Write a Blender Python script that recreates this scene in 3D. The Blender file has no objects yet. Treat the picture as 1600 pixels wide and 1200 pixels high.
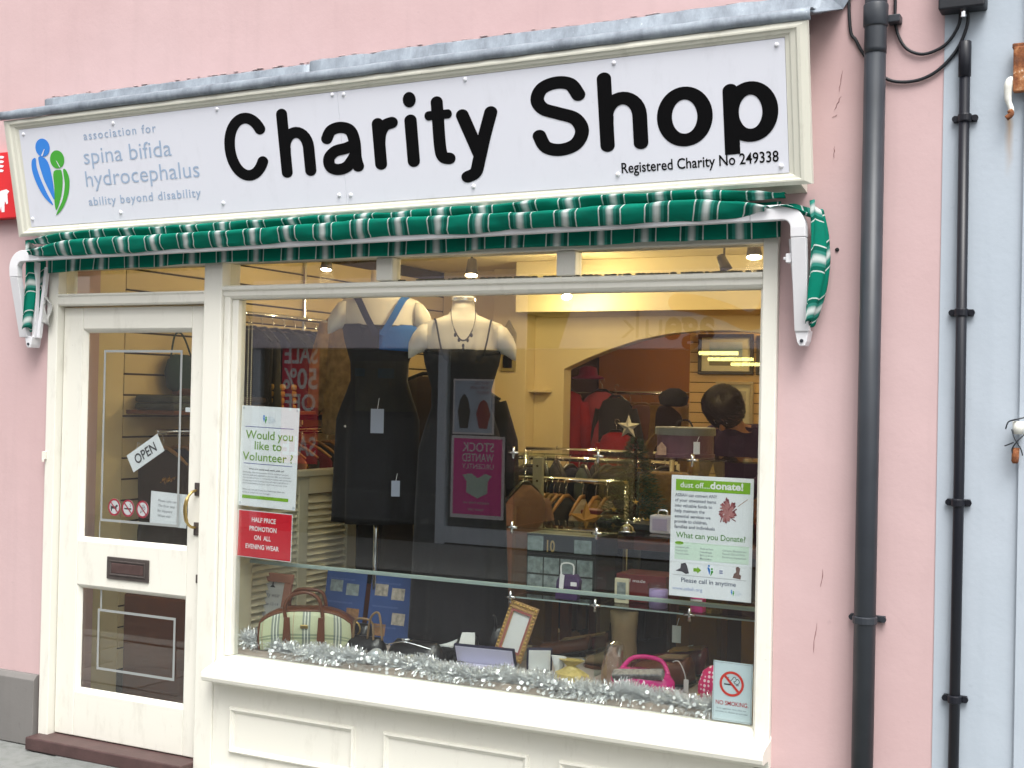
import bpy, bmesh, math, random
from mathutils import Vector, Matrix
random.seed(11)
S = bpy.context.scene
COL = S.collection
PI = math.pi
# ------------------------------------------------------------------ camera
cam = bpy.data.objects.new('camera', bpy.data.cameras.new('camera'))
COL.objects.link(cam)
R_ = Vector((0.89022064, 0.45503271, 0.02127069)); U_ = Vector((-0.01406792, -0.01920985, 0.9997165)); F_ = Vector((-0.45531231, 0.8902675, 0.01069964))
mw = Matrix((R_, U_, -F_)).transposed().to_4x4(); mw.translation = Vector((3.4794, -4.2688, 1.6238))
cam.matrix_world = mw
cam.data.sensor_width = 36; cam.data.lens = 45.247; cam.data.clip_start = .05; cam.data.clip_end = 400
S.camera = cam
# ------------------------------------------------------------------ sky, sun, exposure (overcast winter day)
SUN_EL, SUN_DIR = math.radians(60), Vector((0.45, -0.7, 0)).normalized()
W = bpy.data.worlds.new('World'); S.world = W; W.use_nodes = True
nt = W.node_tree; bg = nt.nodes['Background']
sky = nt.nodes.new('ShaderNodeTexSky'); sky.sky_type = 'NISHITA'; sky.sun_disc = False
sky.sun_elevation = SUN_EL; sky.sun_rotation = math.atan2(SUN_DIR.x, SUN_DIR.y); sky.dust_density = 4; sky.air_density = 1.2
hs = nt.nodes.new('ShaderNodeHueSaturation'); hs.inputs['Saturation'].default_value = .12      # cloud cover greys the sky
nt.links.new(sky.outputs[0], hs.inputs['Color']); nt.links.new(hs.outputs[0], bg.inputs[0]); bg.inputs[1].default_value = .15
sun = bpy.data.objects.new('sun', bpy.data.lights.new('sun', 'SUN')); COL.objects.link(sun)
sun.data.energy = 1.35; sun.data.angle = math.radians(32); sun.data.color = (1, .97, .93)
sd = SUN_DIR * math.cos(SUN_EL) + Vector((0, 0, math.sin(SUN_EL)))
sun.rotation_euler = sd.to_track_quat('Z', 'Y').to_euler(); sun.location = (2, -6, 9)
S.view_settings.view_transform = 'Standard'; S.view_settings.look = 'None'; S.view_settings.gamma = 1
S.view_settings.use_curve_mapping = False; S.view_settings.exposure = 1.03

# ------------------------------------------------------------------ helpers
def lin(c):
    c = c / 255.
    return c / 12.92 if c <= .04045 else ((c + .055) / 1.055) ** 2.4
def C3(r, g, b): return (lin(r), lin(g), lin(b), 1)
MATS = {}
class NT:
    def __init__(s, m): s.t = m.node_tree; s.L = s.t.links
    def n(s, typ, **kw):
        d = s.t.nodes.new('ShaderNode' + typ)
        for k, v in kw.items():
            if k in d.inputs.keys(): d.inputs[k].default_value = v
            else: setattr(d, k, v)
        return d
    def math(s, op, a, b=None, c=None):
        d = s.t.nodes.new('ShaderNodeMath'); d.operation = op
        for i, v in enumerate((a, b, c)):
            if v is None: continue
            if isinstance(v, (int, float)): d.inputs[i].default_value = v
            else: s.L.new(v, d.inputs[i])
        return d.outputs[0]
    def mix(s, f, a, b, typ='MIX'):
        d = s.t.nodes.new('ShaderNodeMix'); d.data_type = 'RGBA'; d.blend_type = typ
        for i, v in ((0, f), (6, a), (7, b)):
            if isinstance(v, (int, float)): d.inputs[i].default_value = v
            elif isinstance(v, (tuple, list)): d.inputs[i].default_value = v
            else: s.L.new(v, d.inputs[i])
        return d.outputs[2]
    def ramp(s, fac, stops, interp='LINEAR'):
        d = s.t.nodes.new('ShaderNodeValToRGB'); e = d.color_ramp.elements; d.color_ramp.interpolation = interp
        while len(e) > 1: e.remove(e[-1])
        e[0].position = stops[0][0]; e[0].color = stops[0][1]
        for p, c in stops[1:]:
            x = e.new(p); x.color = c
        s.L.new(fac, d.inputs[0]); return d.outputs[0]
    def noise(s, scale, detail=3, vec=None, rough=.5):
        d = s.n('TexNoise', Scale=scale, Detail=detail, Roughness=rough)
        s.L.new(vec if vec is not None else s.pos(), d.inputs['Vector']); return d.outputs['Fac']
    def pos(s):
        if not hasattr(s, 'p'): s.p = s.n('NewGeometry').outputs['Position']
        return s.p
    def scaled(s, v):
        d = s.t.nodes.new('ShaderNodeVectorMath'); d.operation = 'MULTIPLY'; s.L.new(s.pos(), d.inputs[0]); d.inputs[1].default_value = v
        return d.outputs[0]
def newmat(name):
    m = bpy.data.materials.new(name); m.use_nodes = True; MATS[name] = m
    return m, NT(m), m.node_tree.nodes['Principled BSDF']
def mat(name, col=None, rough=.6, metal=0., var=.1, vs=7., bump=0., bs=90., spec=.4, emit=0, sheen=0, tr=0, coat=0):
    if name in MATS: return MATS[name]
    m, t, b = newmat(name)
    c1 = tuple(max(0, x * (1 - var)) for x in col[:3]) + (1,); c2 = tuple(min(1, x * (1 + var)) for x in col[:3]) + (1,)
    t.L.new(t.mix(t.noise(vs, 4), c1, c2), b.inputs['Base Color'])
    b.inputs['Roughness'].default_value = rough; b.inputs['Metallic'].default_value = metal; b.inputs['Specular IOR Level'].default_value = spec
    b.inputs['Sheen Weight'].default_value = sheen; b.inputs['Transmission Weight'].default_value = tr; b.inputs['Coat Weight'].default_value = coat
    if emit: b.inputs['Emission Color'].default_value = col; b.inputs['Emission Strength'].default_value = emit
    if bump:
        d = t.n('Bump', Strength=bump, Distance=.004); t.L.new(t.noise(bs, 4), d.inputs['Height']); t.L.new(d.outputs[0], b.inputs['Normal'])
    return m
def glassmat(name, tint, boost=1., f0=.045, dust=0.):
    m, t, b = newmat(name); t.t.nodes.remove(b)
    out = t.t.nodes['Material Output']; g = t.n('NewGeometry')
    dp = t.t.nodes.new('ShaderNodeVectorMath'); dp.operation = 'DOT_PRODUCT'; t.L.new(g.outputs['Normal'], dp.inputs[0]); t.L.new(g.outputs['Incoming'], dp.inputs[1])
    c = t.math('SUBTRACT', 1., t.math('ABSOLUTE', dp.outputs['Value'])); p = t.math('POWER', c, 5.)
    fac = t.math('MULTIPLY_ADD', p, .9, f0 * boost)
    tr = t.n('BsdfTransparent'); tr.inputs[0].default_value = tint; gl = t.n('BsdfGlossy', Roughness=.0)
    mx = t.n('MixShader'); t.L.new(fac, mx.inputs[0]); t.L.new(tr.outputs[0], mx.inputs[1]); t.L.new(gl.outputs[0], mx.inputs[2]); t.L.new(mx.outputs[0], out.inputs[0])
    if dust:                                          # film of street dust and wiping smears; also paints a hazy veil
        df = t.n('BsdfDiffuse'); df.inputs[0].default_value = (.75, .74, .72, 1); m2 = t.n('MixShader')
        sm = t.noise(1.6, 6, vec=t.scaled((1, 1, 2.2)), rough=.7); t.L.new(t.math('MULTIPLY_ADD', t.math('POWER', sm, 2.5), dust, dust * .25), m2.inputs[0]); t.L.new(mx.outputs[0], m2.inputs[1]); t.L.new(df.outputs[0], m2.inputs[2]); t.L.new(m2.outputs[0], out.inputs[0])
    return m
ORG = {}
def tag(o, label=None, cat=None, group=None, kind=None):
    for k, v in (('label', label), ('category', cat), ('group', group), ('kind', kind)):
        if v: o[k] = v
    return o
def thing(name, label, cat, loc=(0, 0, 0), group=None, kind=None):
    o = bpy.data.objects.new(name, None); COL.objects.link(o); o.location = loc; o.empty_display_size = .05
    ORG[o] = Vector(loc); return tag(o, label, cat, group, kind)
class MB:
    def __init__(s): s.v = []; s.f = []; s.uv = []; s.mi = []; s.cur = 0
    def add(s, vs, fs, uvs=None):
        k = len(s.v); s.v += [Vector(v) for v in vs]
        s.uv += list(uvs) if uvs else [(0, 0)] * len(vs)
        s.f += [tuple(i + k for i in f) for f in fs]; s.mi += [s.cur] * len(fs); return s
    def box(s, x0, x1, y0, y1, z0, z1):
        return s.add([(x0, y0, z0), (x1, y0, z0), (x1, y1, z0), (x0, y1, z0), (x0, y0, z1), (x1, y0, z1), (x1, y1, z1), (x0, y1, z1)],
                     [(3, 2, 1, 0), (4, 5, 6, 7), (0, 1, 5, 4), (1, 2, 6, 5), (2, 3, 7, 6), (3, 0, 4, 7)])
    def prism(s, poly, y0, y1):                      # polygon in (x, z), counter-clockwise, y0 is the front
        n = len(poly)
        return s.add([(x, y0, z) for x, z in poly] + [(x, y1, z) for x, z in poly],
                     [tuple(range(n)), tuple(range(2 * n - 1, n - 1, -1))] + [(i, i + n, (i + 1) % n + n, (i + 1) % n) for i in range(n)])
    def sweepx(s, prof, x0, x1, sh0=0, sh1=0):       # profile in (y, z) swept along x, ends may be mitred by sh*y
        n = len(prof)
        return s.add([(x0 + sh0 * y, y, z) for y, z in prof] + [(x1 + sh1 * y, y, z) for y, z in prof],
                     [tuple(range(n - 1, -1, -1)), tuple(range(n, 2 * n))] + [(i, (i + 1) % n, (i + 1) % n + n, i + n) for i in range(n)])
    def tube(s, pts, r, n=8, caps=True, closed=False):
        pts = [Vector(p) for p in pts]; m = len(pts); rs = r if isinstance(r, (list, tuple)) else [r] * m
        t0 = (pts[1] - pts[0]).normalized(); a = Vector((0, 0, 1)) if abs(t0.z) < .9 else Vector((1, 0, 0)); u = t0.cross(a).normalized(); vs = []
        for i, p in enumerate(pts):
            if closed: t = (pts[(i + 1) % m] - pts[i - 1]).normalized()
            else: t = (pts[min(i + 1, m - 1)] - pts[max(i - 1, 0)]).normalized()
            u = (u - t * u.dot(t)).normalized(); w = t.cross(u)
            vs += [p + (u * math.cos(2 * PI * k / n) + w * math.sin(2 * PI * k / n)) * rs[i] for k in range(n)]
        fs = []
        for i in range(m if closed else m - 1):
            j = (i + 1) % m
            fs += [(i * n + k, i * n + (k + 1) % n, j * n + (k + 1) % n, j * n + k) for k in range(n)]
        if caps and not closed: fs += [tuple(range(n - 1, -1, -1)), tuple((m - 1) * n + k for k in range(n))]
        return s.add(vs, fs)
    def lathe(s, prof, c=(0, 0, 0), n=20, sx=1., sy=1., caps=True):
        vs = []; m = len(prof)
        for r, z in prof: vs += [(c[0] + r * sx * math.cos(2 * PI * k / n), c[1] + r * sy * math.sin(2 * PI * k / n), c[2] + z) for k in range(n)]
        fs = [(i * n + k, i * n + (k + 1) % n, (i + 1) * n + (k + 1) % n, (i + 1) * n + k) for i in range(m - 1) for k in range(n)]
        if caps: fs += [tuple(range(n - 1, -1, -1)), tuple((m - 1) * n + k for k in range(n))]
        return s.add(vs, fs)
    def loft(s, rings, caps=True):                   # rings: lists of points, all the same length, bottom to top
        n = len(rings[0]); m = len(rings)
        fs = [(i * n + k, i * n + (k + 1) % n, (i + 1) * n + (k + 1) % n, (i + 1) * n + k) for i in range(m - 1) for k in range(n)]
        if caps: fs += [tuple(range(n - 1, -1, -1)), tuple((m - 1) * n + k for k in range(n))]
        return s.add([p for r in rings for p in r], fs)
    def grid(s, fn, nu, nv, uvs=None):
        vs = []; uv = []
        for j in range(nv + 1):
            for i in range(nu + 1):
                vs.append(fn(i / nu, j / nv)); uv.append(uvs(i / nu, j / nv) if uvs else (i / nu, j / nv))
        w = nu + 1
        return s.add(vs, [(j * w + i, j * w + i + 1, (j + 1) * w + i + 1, (j + 1) * w + i) for j in range(nv) for i in range(nu)], uv)
    def ball(s, c, r, nu=12, nv=8, sx=1, sy=1, sz=1):
        pr = [(max(1e-4, r * math.sin(PI * i / nv)), -r * math.cos(PI * i / nv) * sz) for i in range(nv + 1)]
        return s.lathe(pr, c, nu, sx, sy)
    def xf(s, M, k=0):
        for i in range(k, len(s.v)): s.v[i] = M @ s.v[i]
        return s
    def build(s, name, m, parent=None, smooth=False, bevel=0, origin=None, seg=2, solid=0):
        o0 = ORG[parent] if parent is not None else Vector(origin or (0, 0, 0))
        me = bpy.data.meshes.new(name); me.from_pydata([tuple(v - o0) for v in s.v], [], s.f)
        ul = me.uv_layers.new(name='UVMap')
        for p in me.polygons:
            for li in p.loop_indices: ul.data[li].uv = s.uv[me.loops[li].vertex_index]
        ms = m if isinstance(m, (list, tuple)) else [m]
        for x in ms: me.materials.append(MATS[x] if isinstance(x, str) else x)
        if len(ms) > 1:
            for p, i in zip(me.polygons, s.mi): p.material_index = i
        if smooth:
            me.polygons.foreach_set('use_smooth', [True] * len(me.polygons))
        me.update(); o = bpy.data.objects.new(name, me); COL.objects.link(o)
        if parent is not None: o.parent = parent; ORG[o] = o0
        else: o.location = o0; ORG[o] = o0
        if solid:
            md = o.modifiers.new('solid', 'SOLIDIFY'); md.thickness = solid; md.offset = 0
        if bevel:
            md = o.modifiers.new('bevel', 'BEVEL'); md.width = bevel; md.segments = seg; md.limit_method = 'ANGLE'; md.angle_limit = math.radians(40)
        return o
def copy_tree(o, parent=None):
    c = o.copy(); COL.objects.link(c); c.parent = parent; ORG[c] = Vector(c.location) if parent is None else ORG[parent]
    for ch in list(o.children): copy_tree(ch, c)
    return c
def catmull(P, k=6, closed=False):
    P = [Vector(p) for p in P]; n = len(P); out = []
    for i in range(n if closed else n - 1):
        a, b, c, d = (P[(i - 1) % n] if closed or i else P[0]), P[i], P[(i + 1) % n], (P[(i + 2) % n] if closed or i < n - 2 else P[-1])
        for j in range(k):
            t = j / k; out.append(.5 * ((2 * b) + (c - a) * t + (2 * a - 5 * b + 4 * c - d) * t * t + (3 * b - a - 3 * c + d) * t ** 3))
    if not closed: out.append(P[-1])
    return out
def planeY(Y): return lambda x, z, n=0.: Vector((x, Y - n, z))
def rotplane(c, ang, base):                          # a sheet hung a little crooked: local x, z about its centre
    ca, sa = math.cos(ang), math.sin(ang)
    return lambda x, z, n=0.: base(c[0] + x * ca - z * sa, c[1] + x * sa + z * ca, n)
TXT = {}
def text_raw(s, bold=0., space=1.):
    k = (s, bold, space)
    if k not in TXT:
        c = bpy.data.curves.new('text', 'FONT'); c.body = s; c.offset = bold; c.space_character = space; c.resolution_u = 3
        o = bpy.data.objects.new('text', c); m = bpy.data.meshes.new_from_object(o)
        TXT[k] = ([tuple(v.co[:2]) for v in m.vertices], [tuple(p.vertices) for p in m.polygons])
        bpy.data.objects.remove(o); bpy.data.curves.remove(c); bpy.data.meshes.remove(m)
    return TXT[k]
def text(s, pl, x0, x1, zb, h, m, parent, bold=0., space=1., n=.0015, name='lettering', words=0., skew=0.):
    """one line of print: fitted between x0 and x1 (x1 None: natural width), capital height h, baseline zb"""
    vs, fs = text_raw(s, bold, space); k = h / .682
    a = min(v[0] for v in vs); b = max(v[0] for v in vs); kx = k if x1 is None else (x1 - x0) / (b - a)
    if words:                                         # each word an object of its own
        ints = sorted((min(vs[i][0] for i in f), max(vs[i][0] for i in f)) for f in fs); cuts = []; hi = ints[0][1]
        for l_, h_ in ints[1:]:
            if l_ - hi > words: cuts.append((l_ + hi) / 2)
            hi = max(hi, h_)
        cuts = [-9] + cuts + [1e9]
        for lo, up in zip(cuts[:-1], cuts[1:]):
            ff = [f for f in fs if lo < vs[f[0]][0] < up]; used = sorted({i for f in ff for i in f}); ix = {i: k_ for k_, i in enumerate(used)}
            mb = MB(); mb.add([pl(x0 + (vs[i][0] - a) * kx, zb + vs[i][1] * k, n) for i in used], [tuple(ix[i] for i in f) for f in ff]); mb.build(name, m, parent)
        return
    mb = MB(); mb.add([pl(x0 + (v[0] - a) * kx + skew * v[1] * k, zb + v[1] * k, n) for v in vs], fs)
    return mb.build(name, m, parent)
def ribbon(pts, r, closed=False, capn=10, square_end=False):
    pts = [Vector((p[0], p[1])) for p in pts]; n = len(pts); vs = []; fs = []
    rx, ry = r if isinstance(r, tuple) else (r, r); el = lambda q: Vector((q.x * rx, q.y * ry))
    for i in range(n):
        t = (pts[(i + 1) % n] - pts[i - 1]) if closed else (pts[min(i + 1, n - 1)] - pts[max(i - 1, 0)])
        t.normalize(); nn = Vector((-t.y, t.x)); vs += [pts[i] + el(nn), pts[i] - el(nn)]
    for i in range(n if closed else n - 1):
        j = (i + 1) % n; fs.append((2 * i + 1, 2 * j + 1, 2 * j, 2 * i))
    if not closed:
        for e, q in ((0, 1), (n - 1, -1)):
            if square_end and e: continue
            t = (pts[e] - pts[e + q]).normalized(); nn = Vector((-t.y, t.x)); k = len(vs); idx = []
            for c in range(1, capn):
                al = PI * c / capn; vs.append(pts[e] + el(nn * math.cos(al) + t * math.sin(al))); idx.append(k + c - 1)
            f = (2 * e if e else 1, *idx, 2 * e + 1 if e else 0)
            fs.append(tuple(reversed(f)))
    return vs, fs
def ring_pts(cx, cz, rx, rz=None, a0=0, a1=360, n=40):
    rz = rz or rx
    return [(cx + rx * math.cos(math.radians(a0 + (a1 - a0) * i / n)), cz + rz * math.sin(math.radians(a0 + (a1 - a0) * i / n))) for i in range(n + (0 if a1 - a0 >= 360 else 1))]
def strokes(name, specs, pl, m, parent, n0=.002, dn=.0003):
    mb = MB()
    for i, sp in enumerate(specs):
        pts, r = sp[0], sp[1]; opt = sp[2] if len(sp) > 2 else {}
        vs, fs = ribbon(pts, r, **opt); mb.add([pl(v.x, v.y, n0 + dn * i) for v in vs], fs)
    return mb.build(name, m, parent)
def flat(name, poly, pl, m, parent, n=.001):
    mb = MB(); mb.add([pl(x, z, n) for x, z in poly], [tuple(range(len(poly)))]); return mb.build(name, m, parent)
def rect(x0, x1, z0, z1): return [(x0, z0), (x1, z0), (x1, z1), (x0, z1)]
def sheet(mb, poly, pl, th=.002):                    # a card with real thickness on a plane
    n = len(poly); mb.add([pl(x, z, th) for x, z in poly] + [pl(x, z, 0) for x, z in poly],
        [tuple(range(n)), tuple(range(2 * n - 1, n - 1, -1))] + [(i, i + n, (i + 1) % n + n, (i + 1) % n) for i in range(n)]); return mb
# ------------------------------------------------------------------ materials of the street
def wallmat(name, base, stain, dirt):
    m, t, b = newmat(name)
    big = t.noise(.9, 5); blot = t.noise(3.5, 6, rough=.65); streak = t.noise(1., 5, vec=t.scaled((9, 9, .7)), rough=.6)
    c = t.mix(t.ramp(big, [(.35, (0, 0, 0, 1)), (.7, (1, 1, 1, 1))]), base, stain)
    c = t.mix(t.math('MULTIPLY', t.ramp(blot, [(.45, (0, 0, 0, 1)), (.75, (1, 1, 1, 1))]), .35), c, tuple(x * 1.12 for x in base[:3]) + (1,))
    c = t.mix(t.math('MULTIPLY', t.ramp(streak, [(.52, (0, 0, 0, 1)), (.8, (1, 1, 1, 1))]), .22), c, dirt)
    speck = t.noise(38, 3); c = t.mix(t.math('MULTIPLY', t.ramp(speck, [(.68, (0, 0, 0, 1)), (.78, (1, 1, 1, 1))]), .22), c, dirt)
    if name == 'blue_render':                         # rust run below the upper hinge bracket
        sp_ = t.n('SeparateXYZ'); t.L.new(t.pos(), sp_.inputs[0]); mr = t.n('MapRange'); t.L.new(sp_.outputs[2], mr.inputs[0]); mr.inputs[1].default_value = 2.34; mr.inputs[2].default_value = 2.53
        dx = t.math('ABSOLUTE', t.math('ADD', t.math('SUBTRACT', sp_.outputs[0], 3.02), t.math('MULTIPLY', t.math('SUBTRACT', t.noise(14, 3), .5), .02))); wx = t.math('MAXIMUM', t.math('SUBTRACT', 1., t.math('DIVIDE', dx, .014)), 0.)
        up = t.math('LESS_THAN', sp_.outputs[2], 2.53); c = t.mix(t.math('MULTIPLY', t.math('MULTIPLY', wx, up), t.math('MULTIPLY', mr.outputs[0], .75)), c, (.38, .22, .08, 1))
    t.L.new(c, b.inputs['Base Color']); b.inputs['Roughness'].default_value = .85; b.inputs['Specular IOR Level'].default_value = .25
    d = t.n('Bump', Strength=.28, Distance=.004); h = t.math('ADD', t.math('MULTIPLY', t.noise(60, 5, rough=.6), .5), t.math('MULTIPLY', t.noise(6, 4), 2.2)); t.L.new(h, d.inputs['Height']); t.L.new(d.outputs[0], b.inputs['Normal'])
    return m
wallmat('pink_render', (.555, .402, .402, 1), (.525, .362, .36, 1), (.36, .265, .26, 1))
wallmat('blue_render', (.42, .47, .525, 1), (.38, .435, .49, 1), (.24, .28, .33, 1))
wallmat('plinth_grey', (.20, .19, .18, 1), (.15, .145, .14, 1), (.09, .085, .08, 1))
def painted(name, col, dirt=(.30, .27, .2, 1), amt=.34, rough=.42):
    m, t, b = newmat(name)
    v = t.mix(t.noise(2.2, 4), tuple(x * .95 for x in col[:3]) + (1,), col)
    g = t.ramp(t.noise(5., 6, vec=t.scaled((3, 3, 1)), rough=.7), [(.55, (0, 0, 0, 1)), (.85, (1, 1, 1, 1))])
    v = t.mix(t.math('MULTIPLY', g, amt), v, dirt)
    chip = t.ramp(t.noise(70, 3), [(.74, (0, 0, 0, 1)), (.77, (1, 1, 1, 1))]); v = t.mix(t.math('MULTIPLY', chip, .25), v, dirt)
    t.L.new(v, b.inputs['Base Color']); b.inputs['Roughness'].default_value = rough; b.inputs['Specular IOR Level'].default_value = .4
    d = t.n('Bump', Strength=.22, Distance=.002); t.L.new(t.noise(26, 5, vec=t.scaled((1, 1, .3))), d.inputs['Height']); t.L.new(d.outputs[0], b.inputs['Normal'])
    return m
painted('cream_paint', (.76, .745, .665, 1))
painted('cream_sign', (.71, .70, .60, 1), amt=.42)
painted('bar_white', (.72, .72, .74, 1), dirt=(.3, .3, .3, 1), amt=.22)
painted('sign_white', (.76, .775, .84, 1), dirt=(.48, .49, .52, 1), amt=.22, rough=.3)
mat('black_vinyl', (.003, .003, .0035, 1), .5, var=.2, spec=.12)
mat('grey_print', C3(160, 180, 204), .5, var=.03)
mat('logo_blue', (.045, .25, .75, 1), .4, var=.04); mat('logo_green', (.07, .40, .045, 1), .4, var=.04)
mat('screw_cap', (.82, .82, .86, 1), .25, var=.02)
m, t, b = newmat('lead')
v = t.mix(t.ramp(t.noise(5, 6, vec=t.scaled((1.6, .8, .8)), rough=.75), [(.3, (0, 0, 0, 1)), (.72, (1, 1, 1, 1))]), (.13, .15, .18, 1), (.34, .39, .44, 1))
v = t.mix(t.ramp(t.noise(60, 4), [(.70, (0, 0, 0, 1)), (.80, (1, 1, 1, 1))]), v, (.52, .56, .60, 1))
t.L.new(v, b.inputs['Base Color']); b.inputs['Roughness'].default_value = .55; b.inputs['Metallic'].default_value = .25
d = t.n('Bump', Strength=.6, Distance=.006); t.L.new(t.noise(14, 4), d.inputs['Height']); t.L.new(d.outputs[0], b.inputs['Normal'])
mat('pipe_grey', (.030, .035, .043, 1), .42, var=.25, vs=12, bump=.05); mat('pipe_black', (.008, .009, .014, 1), .38, var=.3)
mat('cable_black', (.012, .014, .018, 1), .5); mat('red_sign', (.66, .015, .02, 1), .35, var=.05); mat('white_print', (.85, .84, .86, 1), .5, var=.02)
m, t, b = newmat('rust')
v = t.ramp(t.noise(30, 6, rough=.7), [(.25, (.03, .012, .008, 1)), (.5, (.22, .07, .02, 1)), (.62, (.4, .18, .07, 1)), (.7, (.7, .72, .68, 1))])
t.L.new(v, b.inputs['Base Color']); b.inputs['Roughness'].default_value = .8
d = t.n('Bump', Strength=.8, Distance=.004); t.L.new(t.noise(80, 4), d.inputs['Height']); t.L.new(d.outputs[0], b.inputs['Normal'])
mat('flaky_white', (.7, .7, .64, 1), .7, var=.3, vs=40); mat('asphalt', (.05, .05, .052, 1), .9, var=.25, vs=30, bump=.5)
m, t, b = newmat('paving')
oi = t.n('ObjectInfo'); v = t.mix(oi.outputs['Random'], (.17, .18, .175, 1), (.26, .265, .25, 1)); v = t.mix(t.math('MULTIPLY', t.ramp(t.noise(18, 6, rough=.7), [(.45, (0, 0, 0, 1)), (.75, (1, 1, 1, 1))]), .6), v, (.09, .10, .085, 1))
t.L.new(v, b.inputs['Base Color']); b.inputs['Roughness'].default_value = .8
d = t.n('Bump', Strength=.5, Distance=.004); t.L.new(t.noise(90, 5), d.inputs['Height']); t.L.new(d.outputs[0], b.inputs['Normal'])
mat('step_tile', (.075, .042, .04, 1), .5, var=.4, vs=14, bump=.3)
mat('dark_gap', (.02, .02, .02, 1), .9)
# awning cloth: pattern runs along U, one repeat per unit
m, t, b = newmat('awning_cloth')
uv = t.n('UVMap'); sx = t.n('SeparateXYZ'); t.L.new(uv.outputs[0], sx.inputs[0])
fr = t.math('FRACT', t.math('ADD', sx.outputs[0], t.math('MULTIPLY', t.noise(4, 2), .12))); G = (.003, .165, .11, 1); D = (.005, .10, .07, 1); Wt = (.50, .55, .53, 1); Md = (.03, .19, .15, 1)
v = t.ramp(fr, [(0, Wt), (.016, Wt), (.022, D), (.09, D), (.11, Md), (.15, Md), (.19, (.3, .38, .36, 1)), (.225, Wt), (.275, Wt), (.31, (.3, .38, .36, 1)), (.35, Md), (.39, Md), (.41, D), (.478, D), (.484, Wt), (.504, Wt), (.51, G), (.99, G), (.996, Wt)])
v = t.mix(t.math('MULTIPLY', t.ramp(t.noise(16, 5), [(.5, (0, 0, 0, 1)), (.8, (1, 1, 1, 1))]), .3), v, (.02, .06, .05, 1))
t.L.new(v, b.inputs['Base Color']); b.inputs['Roughness'].default_value = .92; b.inputs['Specular IOR Level'].default_value = .08
d = t.n('Bump', Strength=.35, Distance=.006); t.L.new(t.noise(22, 4), d.inputs['Height']); t.L.new(d.outputs[0], b.inputs['Normal'])
glassmat('window_glass_pane', (.93, .95, .94, 1), 2.2, dust=.004); glassmat('shelf_glass', (.88, .94, .91, 1), .8)
mat('glass_edge', (.32, .40, .38, 1), .25, var=.1)
mat('brass', (.55, .40, .16, 1), .3, metal=1); mat('bronze_plate', (.09, .075, .07, 1), .45, metal=.4, var=.35, vs=25, bump=.3); mat('foil', (.36, .38, .37, 1), .4, metal=.3)
mat('chrome', (.75, .76, .78, 1), .12, metal=1, var=.02)
mat('rope', (.42, .42, .40, 1), .9, var=.2, vs=60)
# ------------------------------------------------------------------ ground
tag(MB().box(-60, 60, -60, 60, -.30, -.02).build('ground', 'asphalt'), kind='structure')
pv = tag(MB().box(-14, 14, -1.95, -.0, -.25, -.012).build('pavement', 'dark_gap'), kind='structure')
slab = None
for j in range(4):
    for i in range(16):
        y1 = -.006 - j * .48; x0 = -4.6 + i * .62 + (.31 if j % 2 else 0)
        if slab is None: slab = MB().box(0, .612, -.472, 0, -.05, 0).build('paving_slab', 'paving', pv, bevel=.004); o = slab
        else: o = slab.copy(); COL.objects.link(o)
        o.location = (x0, y1, random.uniform(-.003, .002)); o.rotation_euler = (random.uniform(-.004, .004), random.uniform(-.004, .004), 0)
tag(MB().box(-14, 14, -2.10, -1.952, -.2, .004).build('kerb', 'paving', bevel=.012), kind='structure')
tag(MB().box(-14, 14, -5.9, -2.102, -.3, -.11).build('road', 'asphalt'), kind='structure')
tag(MB().box(-14, 14, -8.0, -5.902, -.25, -.005).build('opposite_pavement', 'paving'), kind='structure')
# ------------------------------------------------------------------ pink building
pb = thing('pink_building', 'pink rendered building front around the cream shopfront', 'building', (-1.1, 0, 0))
w = MB(); xs = [-7, -1.075, 2.302, 2.8225]; zs = [0, 2.2, 6.2]
w.add([(x, 0, z) for z in zs for x in xs], [(0, 1, 5, 4), (2, 3, 7, 6), (4, 5, 9, 8), (5, 6, 10, 9), (6, 7, 11, 10)])
w.add([(-1.075, 0, 0), (-1.075, .3, 0), (-1.075, .3, 2.2), (-1.075, 0, 2.2), (2.302, 0, 0), (2.302, .3, 0), (2.302, .3, 2.2), (2.302, 0, 2.2)], [(0, 1, 2, 3), (7, 6, 5, 4), (3, 2, 6, 7)])
w.add([(-7, 0, 6.2), (2.8225, 0, 6.2), (2.8225, 8, 6.2), (-7, 8, 6.2), (-7, 0, 0), (-7, 8, 0), (2.8225, 8, 0)], [(0, 1, 2, 3), (4, 0, 3, 5), (5, 3, 2, 6)])
w.build('wall', 'pink_render', pb)
pl_ = MB(); pl_.sweepx([(.0, 0), (-.035, 0), (-.035, .295), (-.018, .315), (0, .318)], -7, -1.09)
tag(pl_.build('plinth', 'plinth_grey', pb, bevel=.003), 'grey painted plinth at the foot of the pink wall')
MB().sweepx([(.0, 0), (-.02, 0), (-.02, .26), (0, .275)], 2.306, 2.82).build('plinth', 'plinth_grey', pb)
MB().ball((2.493, -.002, 2.136), .007, 8, 6, sy=.6).build('screw_hole', 'dark_gap', pb)
# cracks and chipped marks in the render right of the sign
for (x, z, l, a) in ((2.475, 2.60, .05, 1.1), (2.49, 2.66, .07, 1.45), (2.47, 2.575, .02, .5), (2.475, 2.44, .04, 1.5), (2.46, 1.02, .06, 1.5), (2.44, .80, .1, 1.5)):
    mb = MB(); p = [(x + math.cos(a) * l * k / 5 + random.uniform(-.003, .003), -.0015, z + math.sin(a) * l * k / 5) for k in range(6)]
    mb.tube(p, [.0003, .0009, .0005, .0011, .0006, .0003], 5).build('crack', mat('crack', (.2, .09, .085, 1), .9), pb)
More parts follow.
